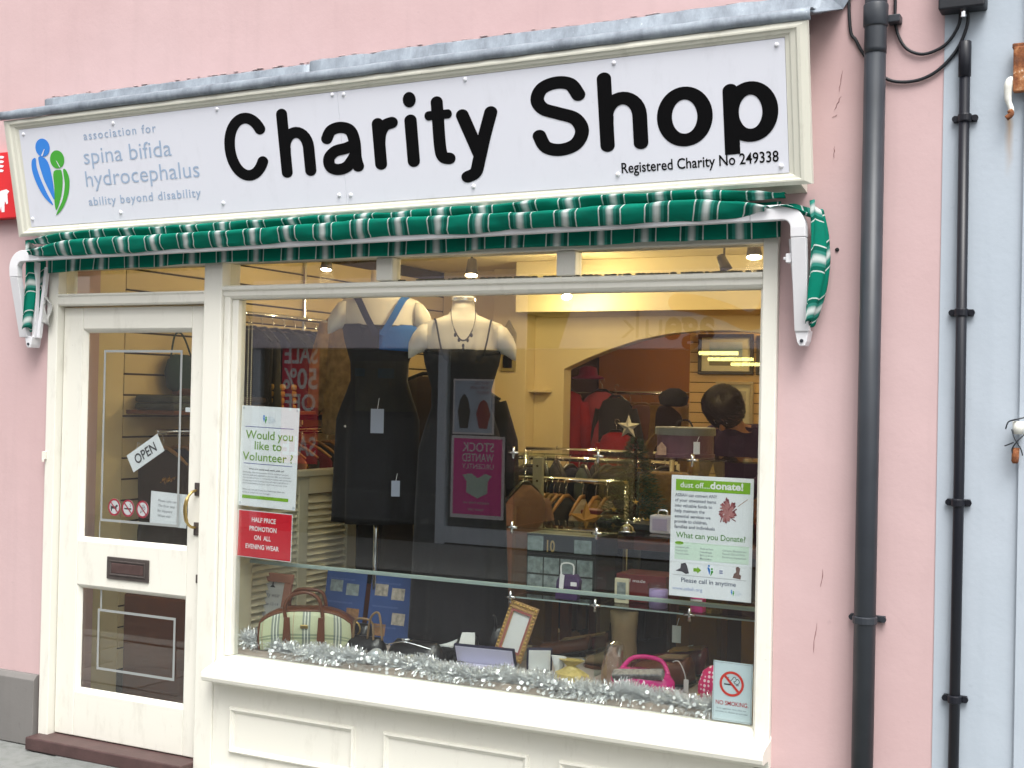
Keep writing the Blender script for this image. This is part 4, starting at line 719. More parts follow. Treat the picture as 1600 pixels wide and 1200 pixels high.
# ------------------------------------------------------------------ goods
def cloth(name, col, var=.25, vs=9): return mat(name, col, .85, var=var, vs=vs, bump=.35, bs=60, sheen=.05, spec=.2)
cloth('black_cloth', (.009, .009, .0115, 1)); cloth('navy_cloth', (.010, .014, .04, 1)); cloth('brown_cloth', (.035, .022, .015, 1)); cloth('grey_green_cloth', (.055, .075, .07, 1)); cloth('charcoal_cloth', (.03, .03, .033, 1)); cloth('red_cloth', (.30, .015, .02, 1)); cloth('pink_cloth', (.34, .06, .08, 1)); cloth('rose_brown_cloth', (.27, .135, .10, 1)); cloth('gold_cloth', (.30, .18, .05, 1), .5, 14); cloth('cream_cloth', (.42, .36, .26, 1)); cloth('blue_cloth', (.015, .13, .48, 1)); cloth('maroon_cloth', (.10, .012, .02, 1))
mat('wood_hanger', (.32, .17, .06, 1), .45, var=.2); mat('black_plastic', (.012, .012, .013, 1), .3); mat('mannequin_white', (.80, .77, .70, 1), .45, var=.03, vs=3); mat('tan_leather', (.26, .17, .09, 1), .6, var=.15, vs=20, bump=.3); mat('brown_leather', (.13, .042, .018, 1), .32, var=.25, vs=12, bump=.15); mat('black_leather', (.010, .010, .012, 1), .28, var=.3, bump=.25, bs=70); mat('maroon_leather', (.09, .010, .015, 1), .25, var=.3); mat('tag_white', (.75, .75, .76, 1), .6, var=.02); mat('lilac_satin', (.58, .57, .72, 1), .35, var=.06); mat('navy_box', (.015, .015, .045, 1), .4); mat('gold_metal', (.55, .38, .12, 1), .35, metal=.8, var=.2, vs=40); mat('insole_white', (.66, .68, .68, 1), .5)
def ell(cx, cy, z, rx, ry, n=20, f=None):
    return [(cx + rx * math.cos(2 * PI * k / n) * (1 + (f(k) if f else 0)), cy + ry * math.sin(2 * PI * k / n) * (1 + (f(k) if f else 0)), z) for k in range(n)]
mat('tag_blue', (.30, .33, .42, 1), .6, var=.02)
def pricetag(root, p, s=1., m='tag_white'):
    x, y, z = p; mb = MB(); mb.box(x - .014 * s, x + .014 * s, y - .001, y + .001, z - .03 * s, z + .022 * s); o = mb.build('price_tag', m, root); mb = MB(); mb.tube([(x, y, z + .02 * s), (x + .006, y + .01, z + .045 * s)], .0012, 5); mb.build('tag_string', 'tag_white', o)
# --- mannequins
def mannequin(name, label, x, y, zs, dress, L, strap, neck=True, flare=.2, blue=False):
    t_ = thing(name, label, 'mannequin', (x, y, .545), 'torso mannequins in the window'); n = 56
    H = [(-.62, .135, .10), (-.50, .165, .115), (-.40, .150, .105), (-.30, .118, .090), (-.22, .120, .094), (-.12, .150, .112), (-.06, .160, .108), (-.01, .178, .092), (.03, .190, .080), (.055, .165, .068), (.075, .105, .058), (.092, .062, .052), (.115, .049, .047), (.150, .046, .045)]
    if not neck: H = H[:-1] + [(.185, .046, .044)]
    mb = MB(); mb.loft([ell(x, y + (.012 if -.2 < dz < .05 else 0), zs + dz, rx, ry, n) for dz, rx, ry in H])
    for s in (-1, 1): mb.loft([[(x + s * (.150 + a) , y + ry * math.cos(2 * PI * k / 14), zs + zc + rz * math.sin(2 * PI * k / 14)) for k in range(14)] for a, zc, rz, ry in ((0, -.005, .062, .062), (.035, -.018, .060, .056), (.062, -.045, .050, .046), (.078, -.066, .034, .034))])
    b_ = mb.build('torso', 'mannequin_white', t_, smooth=True)
    if neck: MB().lathe([(.0485, .0), (.051, .002), (.051, .012)], (x, y, zs + .150), 20).build('neck_cap', 'chrome', t_); MB().lathe([(.047, 0), (.044, .008), (.03, .012), (.001, .013)], (x, y, zs + .162), 20).build('neck_disc', 'white_print', t_, smooth=True)
    mb = MB(); mb.tube([(x, y, .545), (x, y, zs - .6)], .011, 10); mb.build('stand_pole', 'chrome', t_, smooth=True); MB().lathe([(.13, 0), (.13, .008), (.02, .014), (.012, .03)], (x, y, .546), 24).build('stand_base', 'chrome', t_, smooth=True)
    D = [(dz, rx + .006, ry + .007) for dz, rx, ry in H if -.31 < dz < -.05]; top = H[6]
    rr_ = random.Random(int(x * 100)); ph = [rr_.uniform(0, 6) for _ in range(4)]
    rings = []; zz = -.31
    low = [(-L + (L - .32) * i / 12) for i in range(12)]
    for dz in low:
        q = (dz + .31) / (-L + .31); fold_ = lambda k, q=q: q ** .6 * (.09 * math.sin(k * 2 * PI / n * 7 + ph[0] + q) + .06 * math.sin(k * 2 * PI / n * 4 + ph[1]))
        bx = .124 + (.05 if dz < -.36 else .02) * min(1, (-.31 - dz) / .15) + flare * .5 * q; rings.append(ell(x, y, zs + dz, bx, .097 + .025 * min(1, (-.31 - dz) / .15) + flare * .35 * q, n, fold_))
    rings += [ell(x, y + .012 * (dz > -.2), zs + dz, rx, ry, n) for dz, rx, ry in D]
    topring = [(x + .168 * math.cos(2 * PI * k / n), y + .012 + .117 * math.sin(2 * PI * k / n), zs - .055 - (.035 * abs(math.sin(2 * PI * k / n)) if not blue else 0) + (-.02 if math.sin(2 * PI * k / n) < -.9 else 0)) for k in range(n)]; rings.append(topring)
    mb = MB(); mb.loft(rings, caps=False); ds = mb.build('dress', dress, t_, smooth=True, solid=.004)
    for s in (-1, 1):
        if strap == 'thin': pts = [(x + s * .085, y - .115, zs - .085), (x + s * .10, y - .098, zs - .02), (x + s * .115, y - .055, zs + .058), (x + s * .12, y, zs + .068), (x + s * .11, y + .06, zs + .05)]; mb = MB(); mb.tube(catmull(pts, 4), .0042, 6); mb.build('strap', 'black_cloth', ds, smooth=True)
        else:
            mb = MB(); P = catmull([(x + s * .012, y - .128, zs - .105), (x + s * .055, y - .115, zs - .03), (x + s * .095, y - .072, zs + .050), (x + s * .115, y - .0, zs + .072)], 5); w0 = .014
            mb.add([p + Vector((d_, 0, d_ * .3 * -s)) + Vector((0, -.003, 0)) for p in P for d_ in (-w0, w0)], [(2 * i, 2 * i + 1, 2 * i + 3, 2 * i + 2) for i in range(len(P) - 1)]); mb.build('strap', 'blue_cloth' if s > 0 else 'navy_cloth', ds, solid=.003)
    if blue:
        mb = MB(); a0, a1 = math.radians(-90), math.radians(8); mb.grid(lambda u, v: (x + (.172 - .004 * (1 - v)) * math.cos(a0 + (a1 - a0) * u), y + .012 + .125 * math.sin(a0 + (a1 - a0) * u), zs - .165 + (.085 + .03 * math.sin(PI * u)) * v - .01 * u), 14, 5); tag(mb.build('bodice_panel', 'blue_cloth', ds, smooth=True, solid=.003), 'blue satin half of the bodice')
    t_.rotation_euler.z = math.radians(31)
    return t_
m1 = mannequin('mannequin', 'white torso mannequin in a black dress with blue halter bodice', .385, .50, 1.985, 'black_cloth', .92, 'wide', neck=False, flare=.0, blue=True)
pricetag(m1, (.385, .36, 1.52), 2.0, m='tag_blue'); pricetag(m1, (.47, .35, 1.23), 1.3, m='tag_blue')
m2 = mannequin('mannequin', 'white torso mannequin in a black strappy dress with dark necklace', .80, .50, 1.880, 'black_cloth', 1.30, 'thin', flare=.06)
mb = MB(); N = catmull([(.80 - .052, .48, 1.99), (.80 - .050, .445, 1.955), (.80 - .040, .412, 1.91), (.80 - .018, .395, 1.868), (.80, .392, 1.858), (.80 + .018, .395, 1.868), (.80 + .040, .412, 1.91), (.80 + .050, .445, 1.955), (.80 + .052, .48, 1.99)], 7)
for i, p in enumerate(N): mb.ball(tuple(p), .0038 if 14 < i < 42 else .0026, 6, 4)
for dx, dz in ((-.034, -.012), (-.018, -.02), (0, -.03), (.018, -.02), (.034, -.012)):
    mb.ball((.80 + dx, .392 + abs(dx) * .4, 1.866 + dz + abs(dx) * .8), .0062, 8, 6, sz=1.5)
mb.ball((.80, .388, 1.822), .006, 8, 6, sz=1.5)
nk = tag(mb.build('necklace', mat('jet_bead', (.02, .025, .05, 1), .15, spec=.8), smooth=True, origin=(.8, .50, 1.82)), 'dark beaded necklace round the neck of the mannequin', 'necklace'); nk.rotation_euler.z = math.radians(31)
# --- clothes on hangers
def garment_parts(root, L, wd, th, m, hm, seed, sleeve=.0, along='y'):
    """hanger at the origin of root, garment hanging below; wide direction along y"""
    g = random.Random(seed); ph = [g.uniform(0, 6) for _ in range(5)]; n = 22; rings = []
    prof_ = [(-.02, .045, .018), (-.045, .10, .026), (-.075, wd * .86, .032), (-.11, wd, .036), (-.22, wd * .97, .040), (-.40, wd * .90, .042), (-.62 * L, wd * .95, .048), (-.82 * L, wd * 1.02, .055), (-L, wd * 1.06, .058)] if L > .66 else [(-.02, .045, .018), (-.045, .10, .026), (-.075, wd * .86, .032), (-.11, wd, .036), (-.22, wd * .97, .040), (-.38 * (L / .6), wd * .93, .044), (-L, wd, .05)]
    for j, (z, w_, t2) in enumerate(reversed(prof_)):
        q = max(0, min(1, (-z - .1) / max(.1, L - .1)))
        rings.append([(th * t2 * math.sin(2 * PI * k / n) * (1 + .0) + q * .018 * math.sin(2 * PI * k / n * 5 + ph[0] + z * 3), w_ * math.cos(2 * PI * k / n) * (1 + q * .03 * math.sin(k * 2.1 + ph[1])), z + (q * .012 * math.sin(2 * PI * k / n * 3 + ph[2]))) for k in range(n)])
    o0 = ORG[root]; mb = MB(); mb.loft(rings); mb.v = [v + o0 for v in mb.v]; mb.build('garment', m, root, smooth=True)
    if sleeve:
        for s in (-1, 1):
            mb = MB(); mb.tube([o0 + Vector((.0, s * wd * .88, -.10)), o0 + Vector((.012, s * (wd + .02), -.28)), o0 + Vector((.02, s * (wd + .035), -.5)), o0 + Vector((.02, s * (wd + .03), -sleeve))], [.045, .055, .05, .045], 10); mb.build('sleeve', m, root, smooth=True)
    mb = MB(); mb.tube([o0 + Vector((0, y, z)) for y, z in ((-wd * .95, -.085), (-wd * .6, -.045), (-.03, -.008), (.03, -.008), (wd * .6, -.045), (wd * .95, -.085))], [.006, .009, .010, .010, .009, .006], 8); h = mb.build('hanger', hm, root, smooth=True)
    mb = MB(); mb.tube([o0 + Vector(p) for p in catmull([(0, 0, -.008), (0, 0, .030), (0, .012, .046), (0, .008, .066), (0, -.012, .070), (0, -.022, .055)], 4)], .0022, 6); mb.build('hook', 'chrome', h, smooth=True)
RACK = {}; CN = {'black_cloth': 'black', 'charcoal_cloth': 'charcoal grey', 'brown_cloth': 'dark brown', 'navy_cloth': 'navy blue', 'grey_green_cloth': 'grey green', 'rose_brown_cloth': 'rose brown', 'maroon_cloth': 'maroon', 'gold_cloth': 'gold brown'}
def hang(kind, loc, rz, label, group, L=.85, wd=.21, m='black_cloth', hm='black_plastic', th=1., sleeve=0.):
    k = (kind, m, L, wd, hm, th, sleeve)
    if k not in RACK:
        r0 = thing(kind + '_on_hanger', label, 'garment', (0, 0, 0), group); garment_parts(r0, L, wd, th, m, hm, len(RACK) * 7 + 3, sleeve); RACK[k] = r0; o = r0
    else: o = copy_tree(RACK[k])
    o.location = loc; o.rotation_euler = (0, 0, rz); tag(o, label, 'garment', group); return o
def rail(name, label, p0, p1, z, legs=True, m='chrome'):
    t_ = thing(name, label, 'clothes rail', ((p0[0] + p1[0]) / 2, (p0[1] + p1[1]) / 2, .05)); MB().tube([(*p0, z), (*p1, z)], .013, 10).build('bar', m, t_, smooth=True)
    if legs:
        for p in (p0, p1): MB().tube([(*p, .09), (*p, z)], .013, 10).build('upright', m, t_, smooth=True); MB().box(p[0] - .02, p[0] + .02, p[1] - .25, p[1] + .25, .05, .09).build('foot', m, t_, bevel=.006)
    return t_
rail('clothes_rail', 'chrome rail of dark clothes on black hangers in mid shop', (.15, 2.05), (1.22, 2.05), 1.30)
for i in range(18):
    x = .20 + i * .056 + random.uniform(-.01, .01); hang('jacket', (x, 2.05 + random.uniform(-.02, .02), 1.235 + random.uniform(-.01, .012)), random.uniform(-.22, .22), CN[('black_cloth', 'charcoal_cloth', 'brown_cloth', 'navy_cloth', 'black_cloth')[i % 5]] + ' jacket on a black hanger on the mid shop rail', 'dark jackets on the mid shop rail', .82, .23, ('black_cloth', 'charcoal_cloth', 'brown_cloth', 'navy_cloth', 'black_cloth')[i % 5])
rail('clothes_rail', 'lower rail of grey green clothes on wooden hangers', (.36, 1.5), (1.16, 1.5), 1.225, m='chrome')
for i in range(14):
    x = .40 + i * .034 + random.uniform(-.006, .006); hang('shirt', (x, 1.5 + random.uniform(-.015, .015), 1.155), random.uniform(-.12, .12), CN[('grey_green_cloth', 'charcoal_cloth', 'grey_green_cloth', 'rose_brown_cloth')[i % 4]] + ' shirt on a wooden hanger packed on the lower rail', 'shirts packed on the lower rail', .62, .20, ('grey_green_cloth', 'charcoal_cloth', 'grey_green_cloth', 'rose_brown_cloth')[i % 4], 'wood_hanger', .6)
for i, (x, m_, lab) in enumerate(((.93, 'cream_cloth', 'cream blouse hanging right of the packed shirts'), (1.0, 'gold_cloth', 'gold blouse hanging between cream blouses on the lower rail'), (1.06, 'cream_cloth', 'cream blouse hanging at the end of the lower rail'))): hang('shirt', (x, 1.5, 1.155), .1, lab, None, .62, .20, m_, 'wood_hanger', .7)
rail('clothes_rail', 'front chrome rail of tumbled dark jackets behind the slotted upright', (.50, 1.74), (1.30, 1.74), 1.36)
for i in range(11):
    x = .54 + i * .07 + random.uniform(-.015, .015); m_ = ('black_cloth', 'charcoal_cloth', 'grey_green_cloth', 'black_cloth', 'navy_cloth')[(i * 3) % 5]; hang('jacket', (x, 1.74 + random.uniform(-.03, .03), 1.292 + random.uniform(-.02, .02)), random.uniform(-.7, .7), CN[m_] + ' jacket slung askew on the front chrome rail', 'jackets on the front chrome rail', .56, .21, m_, 'black_plastic', 1.2)
up = thing('slotted_upright', 'cream slotted shelf upright standing before the clothes rails', 'upright', (.83, 1.2, .05)); MB().box(.806, .856, 1.19, 1.215, .05, 1.345).build('post', mat('upright_cream', (.52, .47, .34, 1), .5), up, bevel=.003)
for z in (1.305, 1.235, 1.165, 1.09): MB().tube([(.831, 1.189, z), (.831, 1.192, z)], .006, 8).build('slot', 'groove', up)
hang('coat', (.86, 1.0, 1.245), .0, 'rose brown coat hanging behind the dark dress', None, .78, .20, 'rose_brown_cloth', 'black_plastic', 1.5, .62)
hang('coat', (.425, .86, 1.735), PI / 2 + .35, 'long dark brown coat hanging between the two mannequins', None, .90, .20, 'brown_cloth', 'black_plastic', 1.8, .70); hang('coat', (.52, .98, 1.70), PI / 2 + .2, 'long black coat hanging behind the dark brown coat', None, 1.05, .21, 'black_cloth', 'black_plastic', 1.8, .72)
hang('blouse', (.03, .86, 2.06), PI / 2 + .3, 'gold patterned blouse hanging left of the blue bodice', None, .62, .17, mat('leopard', (.33, .22, .09, 1), .7, var=.75, vs=28), 'wood_hanger', 1.6, .5)
rail('clothes_rail', 'wall rail above the lobby partition carrying the gold blouse', (-.2, .88), (.95, .88), 2.125, False)
hang('coat', (.10, 1.12, 1.66), PI / 2 + .2, 'black coat hanging behind the louvred partition', None, .95, .2, 'black_cloth', 'black_plastic', 1.6, .7)
hang('skirt', (.53, .74, 1.16), PI / 2, 'gold skirt hem showing below the dark coats', None, .42, .10, 'gold_cloth', 'wood_hanger', 1.2); hang('skirt', (.63, .80, 1.14), PI / 2, 'red skirt hem showing beside the gold skirt', None, .42, .07, 'red_cloth', 'wood_hanger', 1.2)
# left wall: rail of clothes and shelf goods seen through the door
rail('clothes_rail', 'rail of brown and dark clothes along the left wall', (-.93, .55), (-.93, 3.2), 1.42, False)
for i in range(22):
    hang('blouse', (-.93, .60 + i * .115, 1.35), PI / 2 + random.uniform(-.2, .2), CN[('brown_cloth', 'black_cloth', 'maroon_cloth', 'charcoal_cloth', 'rose_brown_cloth', 'navy_cloth')[(i * 5) % 6]] + ' top on the low rail along the left wall', 'tops on the left wall rail', .7, .19, ('brown_cloth', 'black_cloth', 'maroon_cloth', 'charcoal_cloth', 'rose_brown_cloth', 'navy_cloth')[(i * 5) % 6], 'wood_hanger')
for i in range(13): hang('coat', (-.97, 1.30 + i * .10, 1.985), PI / 2 + random.uniform(-.25, .25), CN[('black_cloth', 'charcoal_cloth', 'navy_cloth')[i % 3]] + ' jacket on the high rail along the left slat wall', 'dark jackets on the high rail', .50, .15, ('black_cloth', 'charcoal_cloth', 'navy_cloth')[i % 3], 'black_plastic', 1.3)
rail('clothes_rail', 'high rail of dark jackets along the left slat wall', (-.97, 1.2), (-.97, 2.65), 2.05, False)
ws = thing('wall_shelf', 'dark shelf of folded clothes on the left wall', 'shelf', (-1.0, 1.9, 1.5)); MB().box(-1.105, -.80, .52, 3.2, 1.505, 1.525).build('board', 'brown_leather', ws, bevel=.002)
rr = random.Random(4)
for i in range(9):
    y = .56 + i * .26; mb = MB(); z0 = 1.526
    for j in range(rr.randint(2, 4)): mb.box(-1.09, -.84, y, y + .22, z0, z0 + .035); z0 += .037
    tag(mb.build('folded_clothes', ('grey_green_cloth', 'rose_brown_cloth', 'brown_cloth', 'gold_cloth', 'charcoal_cloth')[i % 5], bevel=.012, origin=(-.96, y, 1.526)), 'pile of folded ' + CN[('grey_green_cloth', 'rose_brown_cloth', 'brown_cloth', 'gold_cloth', 'charcoal_cloth')[i % 5]] + ' clothes on the dark wall shelf', 'clothes', 'folded piles on the wall shelf')
cloth('teal_cloth', (.012, .05, .055, 1))
for i, (y, z, m_, lab) in enumerate(((1.32, 1.80, 'black_cloth', 'black cap hung high on the left slat wall'), (1.62, 1.72, 'brown_cloth', 'brown shoulder bag hung on the left slat wall'), (.86, 1.74, 'teal_cloth', 'teal bag hung on the left slat wall'))):
    mb = MB(); mb.loft([ell(-1.06, y, z + dz, rx, ry, 14) for dz, rx, ry in ((-.12, .02, .06), (-.10, .035, .10), (-.02, .04, .12), (.04, .03, .10), (.07, .01, .05))]); mb.tube(catmull([(-1.06, y - .08, z + .05), (-1.08, y - .03, z + .17), (-1.08, y + .03, z + .17), (-1.06, y + .08, z + .05)], 4), .005, 6); tag(mb.build('wall_bag', m_, smooth=True, origin=(-1.06, y, z)), lab, 'bag')
sp = MB(); sp.tube([(-1.095, 1.95, 1.2), (-1.095, 1.95, 2.45)], .012, 8); tag(sp.build('slat_wall_pole', 'chrome', origin=(-1.09, 1.95, 1.2)), 'vertical chrome pole on the left slat wall', 'pole')
gt = MB(); rr = random.Random(6)
for i in range(900):
    u = rr.random(); c = Vector((-.80, .45 + 1.3 * u, 1.19 + .02 * math.sin(u * 9))); d_ = Vector((rr.gauss(0, 1), rr.gauss(0, 1), rr.gauss(0, 1))).normalized(); e_ = d_.cross(Vector((rr.random(), rr.random(), 1))).normalized() * .0015; gt.add([c - e_, c + e_, c + d_ * .02 + e_, c + d_ * .02 - e_], [(0, 1, 2, 3)])
tag(gt.build('gold_tinsel', mat('gold_foil', (.8, .55, .15, 1), .2, metal=1), origin=(-.8, 1.1, 1.19)), 'thin gold tinsel strung across behind the door', 'tinsel')
mb = MB(); mb.box(-1.1, -.66, .53, 3.0, .051, .62); tag(mb.build('low_cabinet', 'brown_leather', bevel=.01, origin=(-.86, 1.9, .05)), 'dark low cabinet under the left wall rail', 'cabinet')
# --- rear wall things
def picture(x0, x1, z0, z1, lab, fm, mount, art, y=3.6):
    t_ = thing('framed_picture', lab, 'picture', ((x0 + x1) / 2, y, z0)); w_ = .022
    for b_ in ((x0, x1, z1 - w_, z1), (x0, x1, z0, z0 + w_), (x0, x0 + w_, z0 + w_, z1 - w_), (x1 - w_, x1, z0 + w_, z1 - w_)): MB().box(b_[0], b_[1], y - .028, y - .001, b_[2], b_[3]).build('frame_side', fm, t_, bevel=.003)
    MB().box(x0 + w_, x1 - w_, y - .012, y - .002, z0 + w_, z1 - w_).build('mount', mount, t_); k_ = .2; mb = MB(); mb.box(x0 + (x1 - x0) * k_, x1 - (x1 - x0) * k_, y - .014, y - .0125, z0 + (z1 - z0) * .22, z1 - (z1 - z0) * .2); mb.build('print', art, t_)
def artmat(name, stops):
    m, t, b = newmat(name); sz = t.n('SeparateXYZ'); t.L.new(t.pos(), sz.inputs[0]); v = t.math('ADD', sz.outputs[2], t.math('MULTIPLY', t.noise(14, 4), .05)); mr = t.n('MapRange'); mr.inputs[1].default_value = stops[0]; mr.inputs[2].default_value = stops[1]; t.L.new(v, mr.inputs[0]); t.L.new(t.ramp(mr.outputs[0], stops[2]), b.inputs['Base Color']); return m
artmat('landscape', (1.87, 2.05, [(0, (.12, .11, .05, 1)), (.3, (.2, .18, .07, 1)), (.42, (.06, .07, .05, 1)), (.5, (.35, .4, .42, 1)), (.75, (.25, .36, .48, 1)), (.95, (.5, .55, .58, 1))])); mat('art_grey', (.35, .33, .26, 1), .6, var=.6, vs=20); mat('mount_cream', (.58, .54, .38, 1), .6); mat('frame_dark', (.03, .022, .015, 1), .4); mat('frame_pale', (.42, .34, .2, 1), .5)
picture(.590, .977, 1.813, 2.088, 'dark framed landscape print with a blue sky on the tan slat wall', 'frame_dark', 'mount_cream', 'landscape', 4.20); picture(.999, 1.349, 1.813, 2.077, 'framed print cut off by the right edge of the window', 'frame_dark', 'mount_cream', 'art_grey', 4.20); picture(.719, .983, 1.447, 1.765, 'pale framed picture half hidden behind the bowed head', 'frame_pale', 'mount_cream', 'art_grey', 4.20)
ni = thing('wall_mirror', 'tall narrow pointed mirror on the cream pillar', 'mirror', (-.5, 3.46, 1.8)); MB().prism([(-.555, 1.80), (-.445, 1.80), (-.445, 2.06), (-.50, 2.15), (-.555, 2.06)], 3.44, 3.459).build('frame', mat('mirror_frame', (.32, .26, .10, 1), .4), ni, bevel=.004); MB().prism([(-.535, 1.825), (-.465, 1.825), (-.465, 2.05), (-.50, 2.11), (-.535, 2.05)], 3.435, 3.4395).build('mirror_glass', mat('mirror_glass', (.5, .5, .4, 1), .08, metal=1), ni)
for i in range(3):
    z = 1.70 - i * .105; k = MB(); k.box(-.66, -.56, 3.33, 3.336, z - .045, z + .045); c_ = thing('pink_card', ('topmost', 'middle', 'lowest')[i] + ' of three small pink cards hung on a string', 'card', (-.61, 3.33, z - .05), 'pink cards by the pillar'); k.build('card', mat('card_pink', (.62, .25, .2, 1), .6), c_); MB().box(-.64, -.58, 3.326, 3.3295, z - .028, z + .028).build('panel', 'mount_cream', c_)
mb = MB(); mb.box(-.371, -.24, 3.50, 3.599, 1.665, 1.68); tag(mb.build('corner_shelf', 'cream_wall', origin=(-.3, 3.55, 1.66)), 'small cream shelf beside the pillar', 'shelf')
sc = thing('white_shelving', 'cream shelf unit left of the pillar', 'shelves', (-.85, 3.5, .05))
for z in (.6, 1.0, 1.32, 1.56, 1.9): MB().box(-1.10, -.64, 3.35, 3.59, z, z + .02).build('shelf_board', 'cream_wall', sc)
mb = MB(); mb.loft([ell(.72, 3.36, 1.65 + dz, rx, ry, 16, lambda k: .12 * math.sin(k * 5.1)) for dz, rx, ry in ((-.06, .05, .03), (-.045, .085, .05), (0, .095, .06), (.03, .075, .05), (.055, .03, .02))]); tag(mb.build('fur_hat', 'black_cloth', origin=(.72, 3.36, 1.59)), 'shaggy black hat at the edge of the tan slat wall', 'hat')
# --- back room clothes
rail('clothes_rail', 'long rail of brown clothes across the orange back room', (-.75, 4.9), (.48, 4.9), 1.68)
for i in range(12): hang('dress', (-.70 + i * .10, 4.9 + random.uniform(-.03, .03), 1.61), PI / 2 + random.uniform(-.5, .5), CN[('rose_brown_cloth', 'gold_cloth', 'brown_cloth')[i % 3]] + ' dress on the back room rail', 'brown dresses in the back room', 1.0, .17, ('rose_brown_cloth', 'gold_cloth', 'brown_cloth')[i % 3], 'wood_hanger', 1.4)
hang('jacket', (-.13, 4.2, 1.70), PI / 2 - .1, 'pink and grey padded jacket inside the back room opening', None, .60, .16, 'pink_cloth', 'black_plastic', 2.2, .5); hang('jacket', (.0, 4.15, 1.66), PI / 2, 'charcoal jacket right of the pink jacket', None, .55, .13, 'charcoal_cloth', 'black_plastic', 2.2, .45); hang('jacket', (-.36, 4.1, 1.70), PI / 2 + .2, 'bright red coat at the left of the back room opening', None, .7, .13, 'red_cloth', 'black_plastic', 2., .5); hang('jacket', (.07, 4.0, 1.42), PI / 2, 'red jacket low behind the silver star', None, .5, .13, 'red_cloth', 'black_plastic', 2., .4)
mb = MB(); mb.loft([ell(-.24, 4.2, 1.80 + dz, rx, ry, 16) for dz, rx, ry in ((-.03, .11, .11), (-.02, .12, .12), (.0, .07, .07), (.05, .06, .06), (.065, .02, .02))]); tag(mb.build('felt_hat', cloth('magenta_cloth', (.22, .01, .06, 1)), smooth=True, origin=(-.24, 4.2, 1.77)), 'magenta felt hat above the red coats', 'hat')
# --- counter and the person behind it
ct = thing('shop_counter', 'dark sales counter in front of the tan slat wall', 'counter', (1.5, 2.2, .05)); MB().box(.95, 2.4, 2.0, 2.5, .05, 1.02).build('body', 'brown_cloth', ct); MB().box(.92, 2.43, 1.96, 2.54, 1.021, 1.055).build('top', 'brown_leather', ct, bevel=.006)
# --- glass display unit in the window
gu_ = thing('glass_display_unit', 'glass cube shelving with chrome connectors on the right of the window', 'display unit', (1.67, .55, .545)); GX = (1.13, 1.50, 1.885, 2.215); GZ = (.82, 1.10, 1.40); gy0, gy1 = .36, .74
for z in GZ:
    for a, b_ in zip(GX[:-1], GX[1:]): MB().box(a + .004, b_ - .004, gy0, gy1, z, z + .006).build('glass_shelf', 'shelf_glass', gu_)
    if z < 1: MB().box(GX[0] + .004, GX[-1] - .004, gy0 - .0015, gy0 - .0002, z, z + .006).build('glass_edge', 'glass_edge', gu_)
for x in GX:
    for z0, z1 in ((.546, .819), (.827, 1.099), (1.107, 1.399)): MB().box(x - .003, x + .003, gy0, gy1, z0, z1).build('glass_upright', 'shelf_glass', gu_)
    for z in GZ:
        k = MB(); k.tube([(x, gy0 - .008, z - .022), (x, gy0 - .008, z + .028)], .0065, 8); k.tube([(x - .022, gy0 - .008, z + .003), (x + .022, gy0 - .008, z + .003)], .0055, 8); k.build('connector', 'chrome', gu_, smooth=True)
# --- goods on the glass unit
PM = mat('photo_print', (.22, .26, .26, 1), .35, var=.9, vs=45); mat('box_black', (.018, .018, .018, 1), .35)
bxs = thing('boxed_set', 'black boxed set with small landscape photographs on the glass shelf', 'box', (1.275, .6, .827))
MB().box(1.125, 1.43, .50, .72, .827, .985).build('box_lower', 'box_black', bxs, bevel=.003); MB().box(1.13, 1.44, .49, .72, .986, 1.07).build('box_upper', 'box_black', bxs, bevel=.003)
for i in range(4):
    for j in range(2): MB().box(1.132 + i * .074, 1.200 + i * .074, .4975, .4995, .835 + j * .073, .900 + j * .073).build('photograph', PM, bxs)
text('10', planeY(.4895), 1.222, 1.258, 1.0, .045, mat('print_gold', (.4, .28, .1, 1), .5), bxs, n=.001, bold=.02); MB().box(1.345, 1.42, .4875, .4895, 1.0, 1.055).build('photograph', PM, bxs); MB().box(1.135, 1.205, .4875, .4895, 1.0, 1.06).build('photograph', PM, bxs)
pbg = thing('gift_bag', 'small purple gift bag with white handles and price label', 'bag', (1.36, .40, .827)); k = MB(); k.prism([(1.31, .827), (1.405, .827), (1.415, .905), (1.395, .93), (1.33, .925), (1.315, .90)], .385, .42); k.build('bag', mat('purple_card', (.05, .02, .09, 1), .5), pbg, bevel=.004)
k = MB(); k.tube(catmull([(1.335, .39, .925), (1.337, .39, .968), (1.385, .39, .968), (1.388, .39, .925)], 5), .003, 6); k.build('handle', 'tag_white', pbg); MB().prism([(1.333, .93), (1.352, .925), (1.348, .875), (1.340, .862), (1.33, .875)], .381, .3845).build('ribbon', 'tag_white', pbg); MB().prism(rect(1.38, 1.405, .885, .9), .381, .3845).build('label', 'tag_white', pbg)
rbx = thing('red_box', 'dark red carton with white print beneath the glass shelf poster', 'box', (1.63, .58, .827)); MB().box(1.525, 1.735, .50, .66, .827, .935).build('carton', mat('carton_red', (.16, .015, .018, 1), .45), rbx, bevel=.003); text('hand made', planeY(.4995), 1.54, 1.65, .905, .012, 'white_print', rbx, n=.001)
sfm = thing('small_photo_frame', 'small cream photo frame standing before the red carton', 'photo frame', (1.575, .44, .827)); MB().box(1.545, 1.605, .435, .445, .827, .925).build('frame', 'mount_cream', sfm, bevel=.003); MB().box(1.557, 1.593, .4325, .4345, .842, .910).build('picture', PM, sfm)
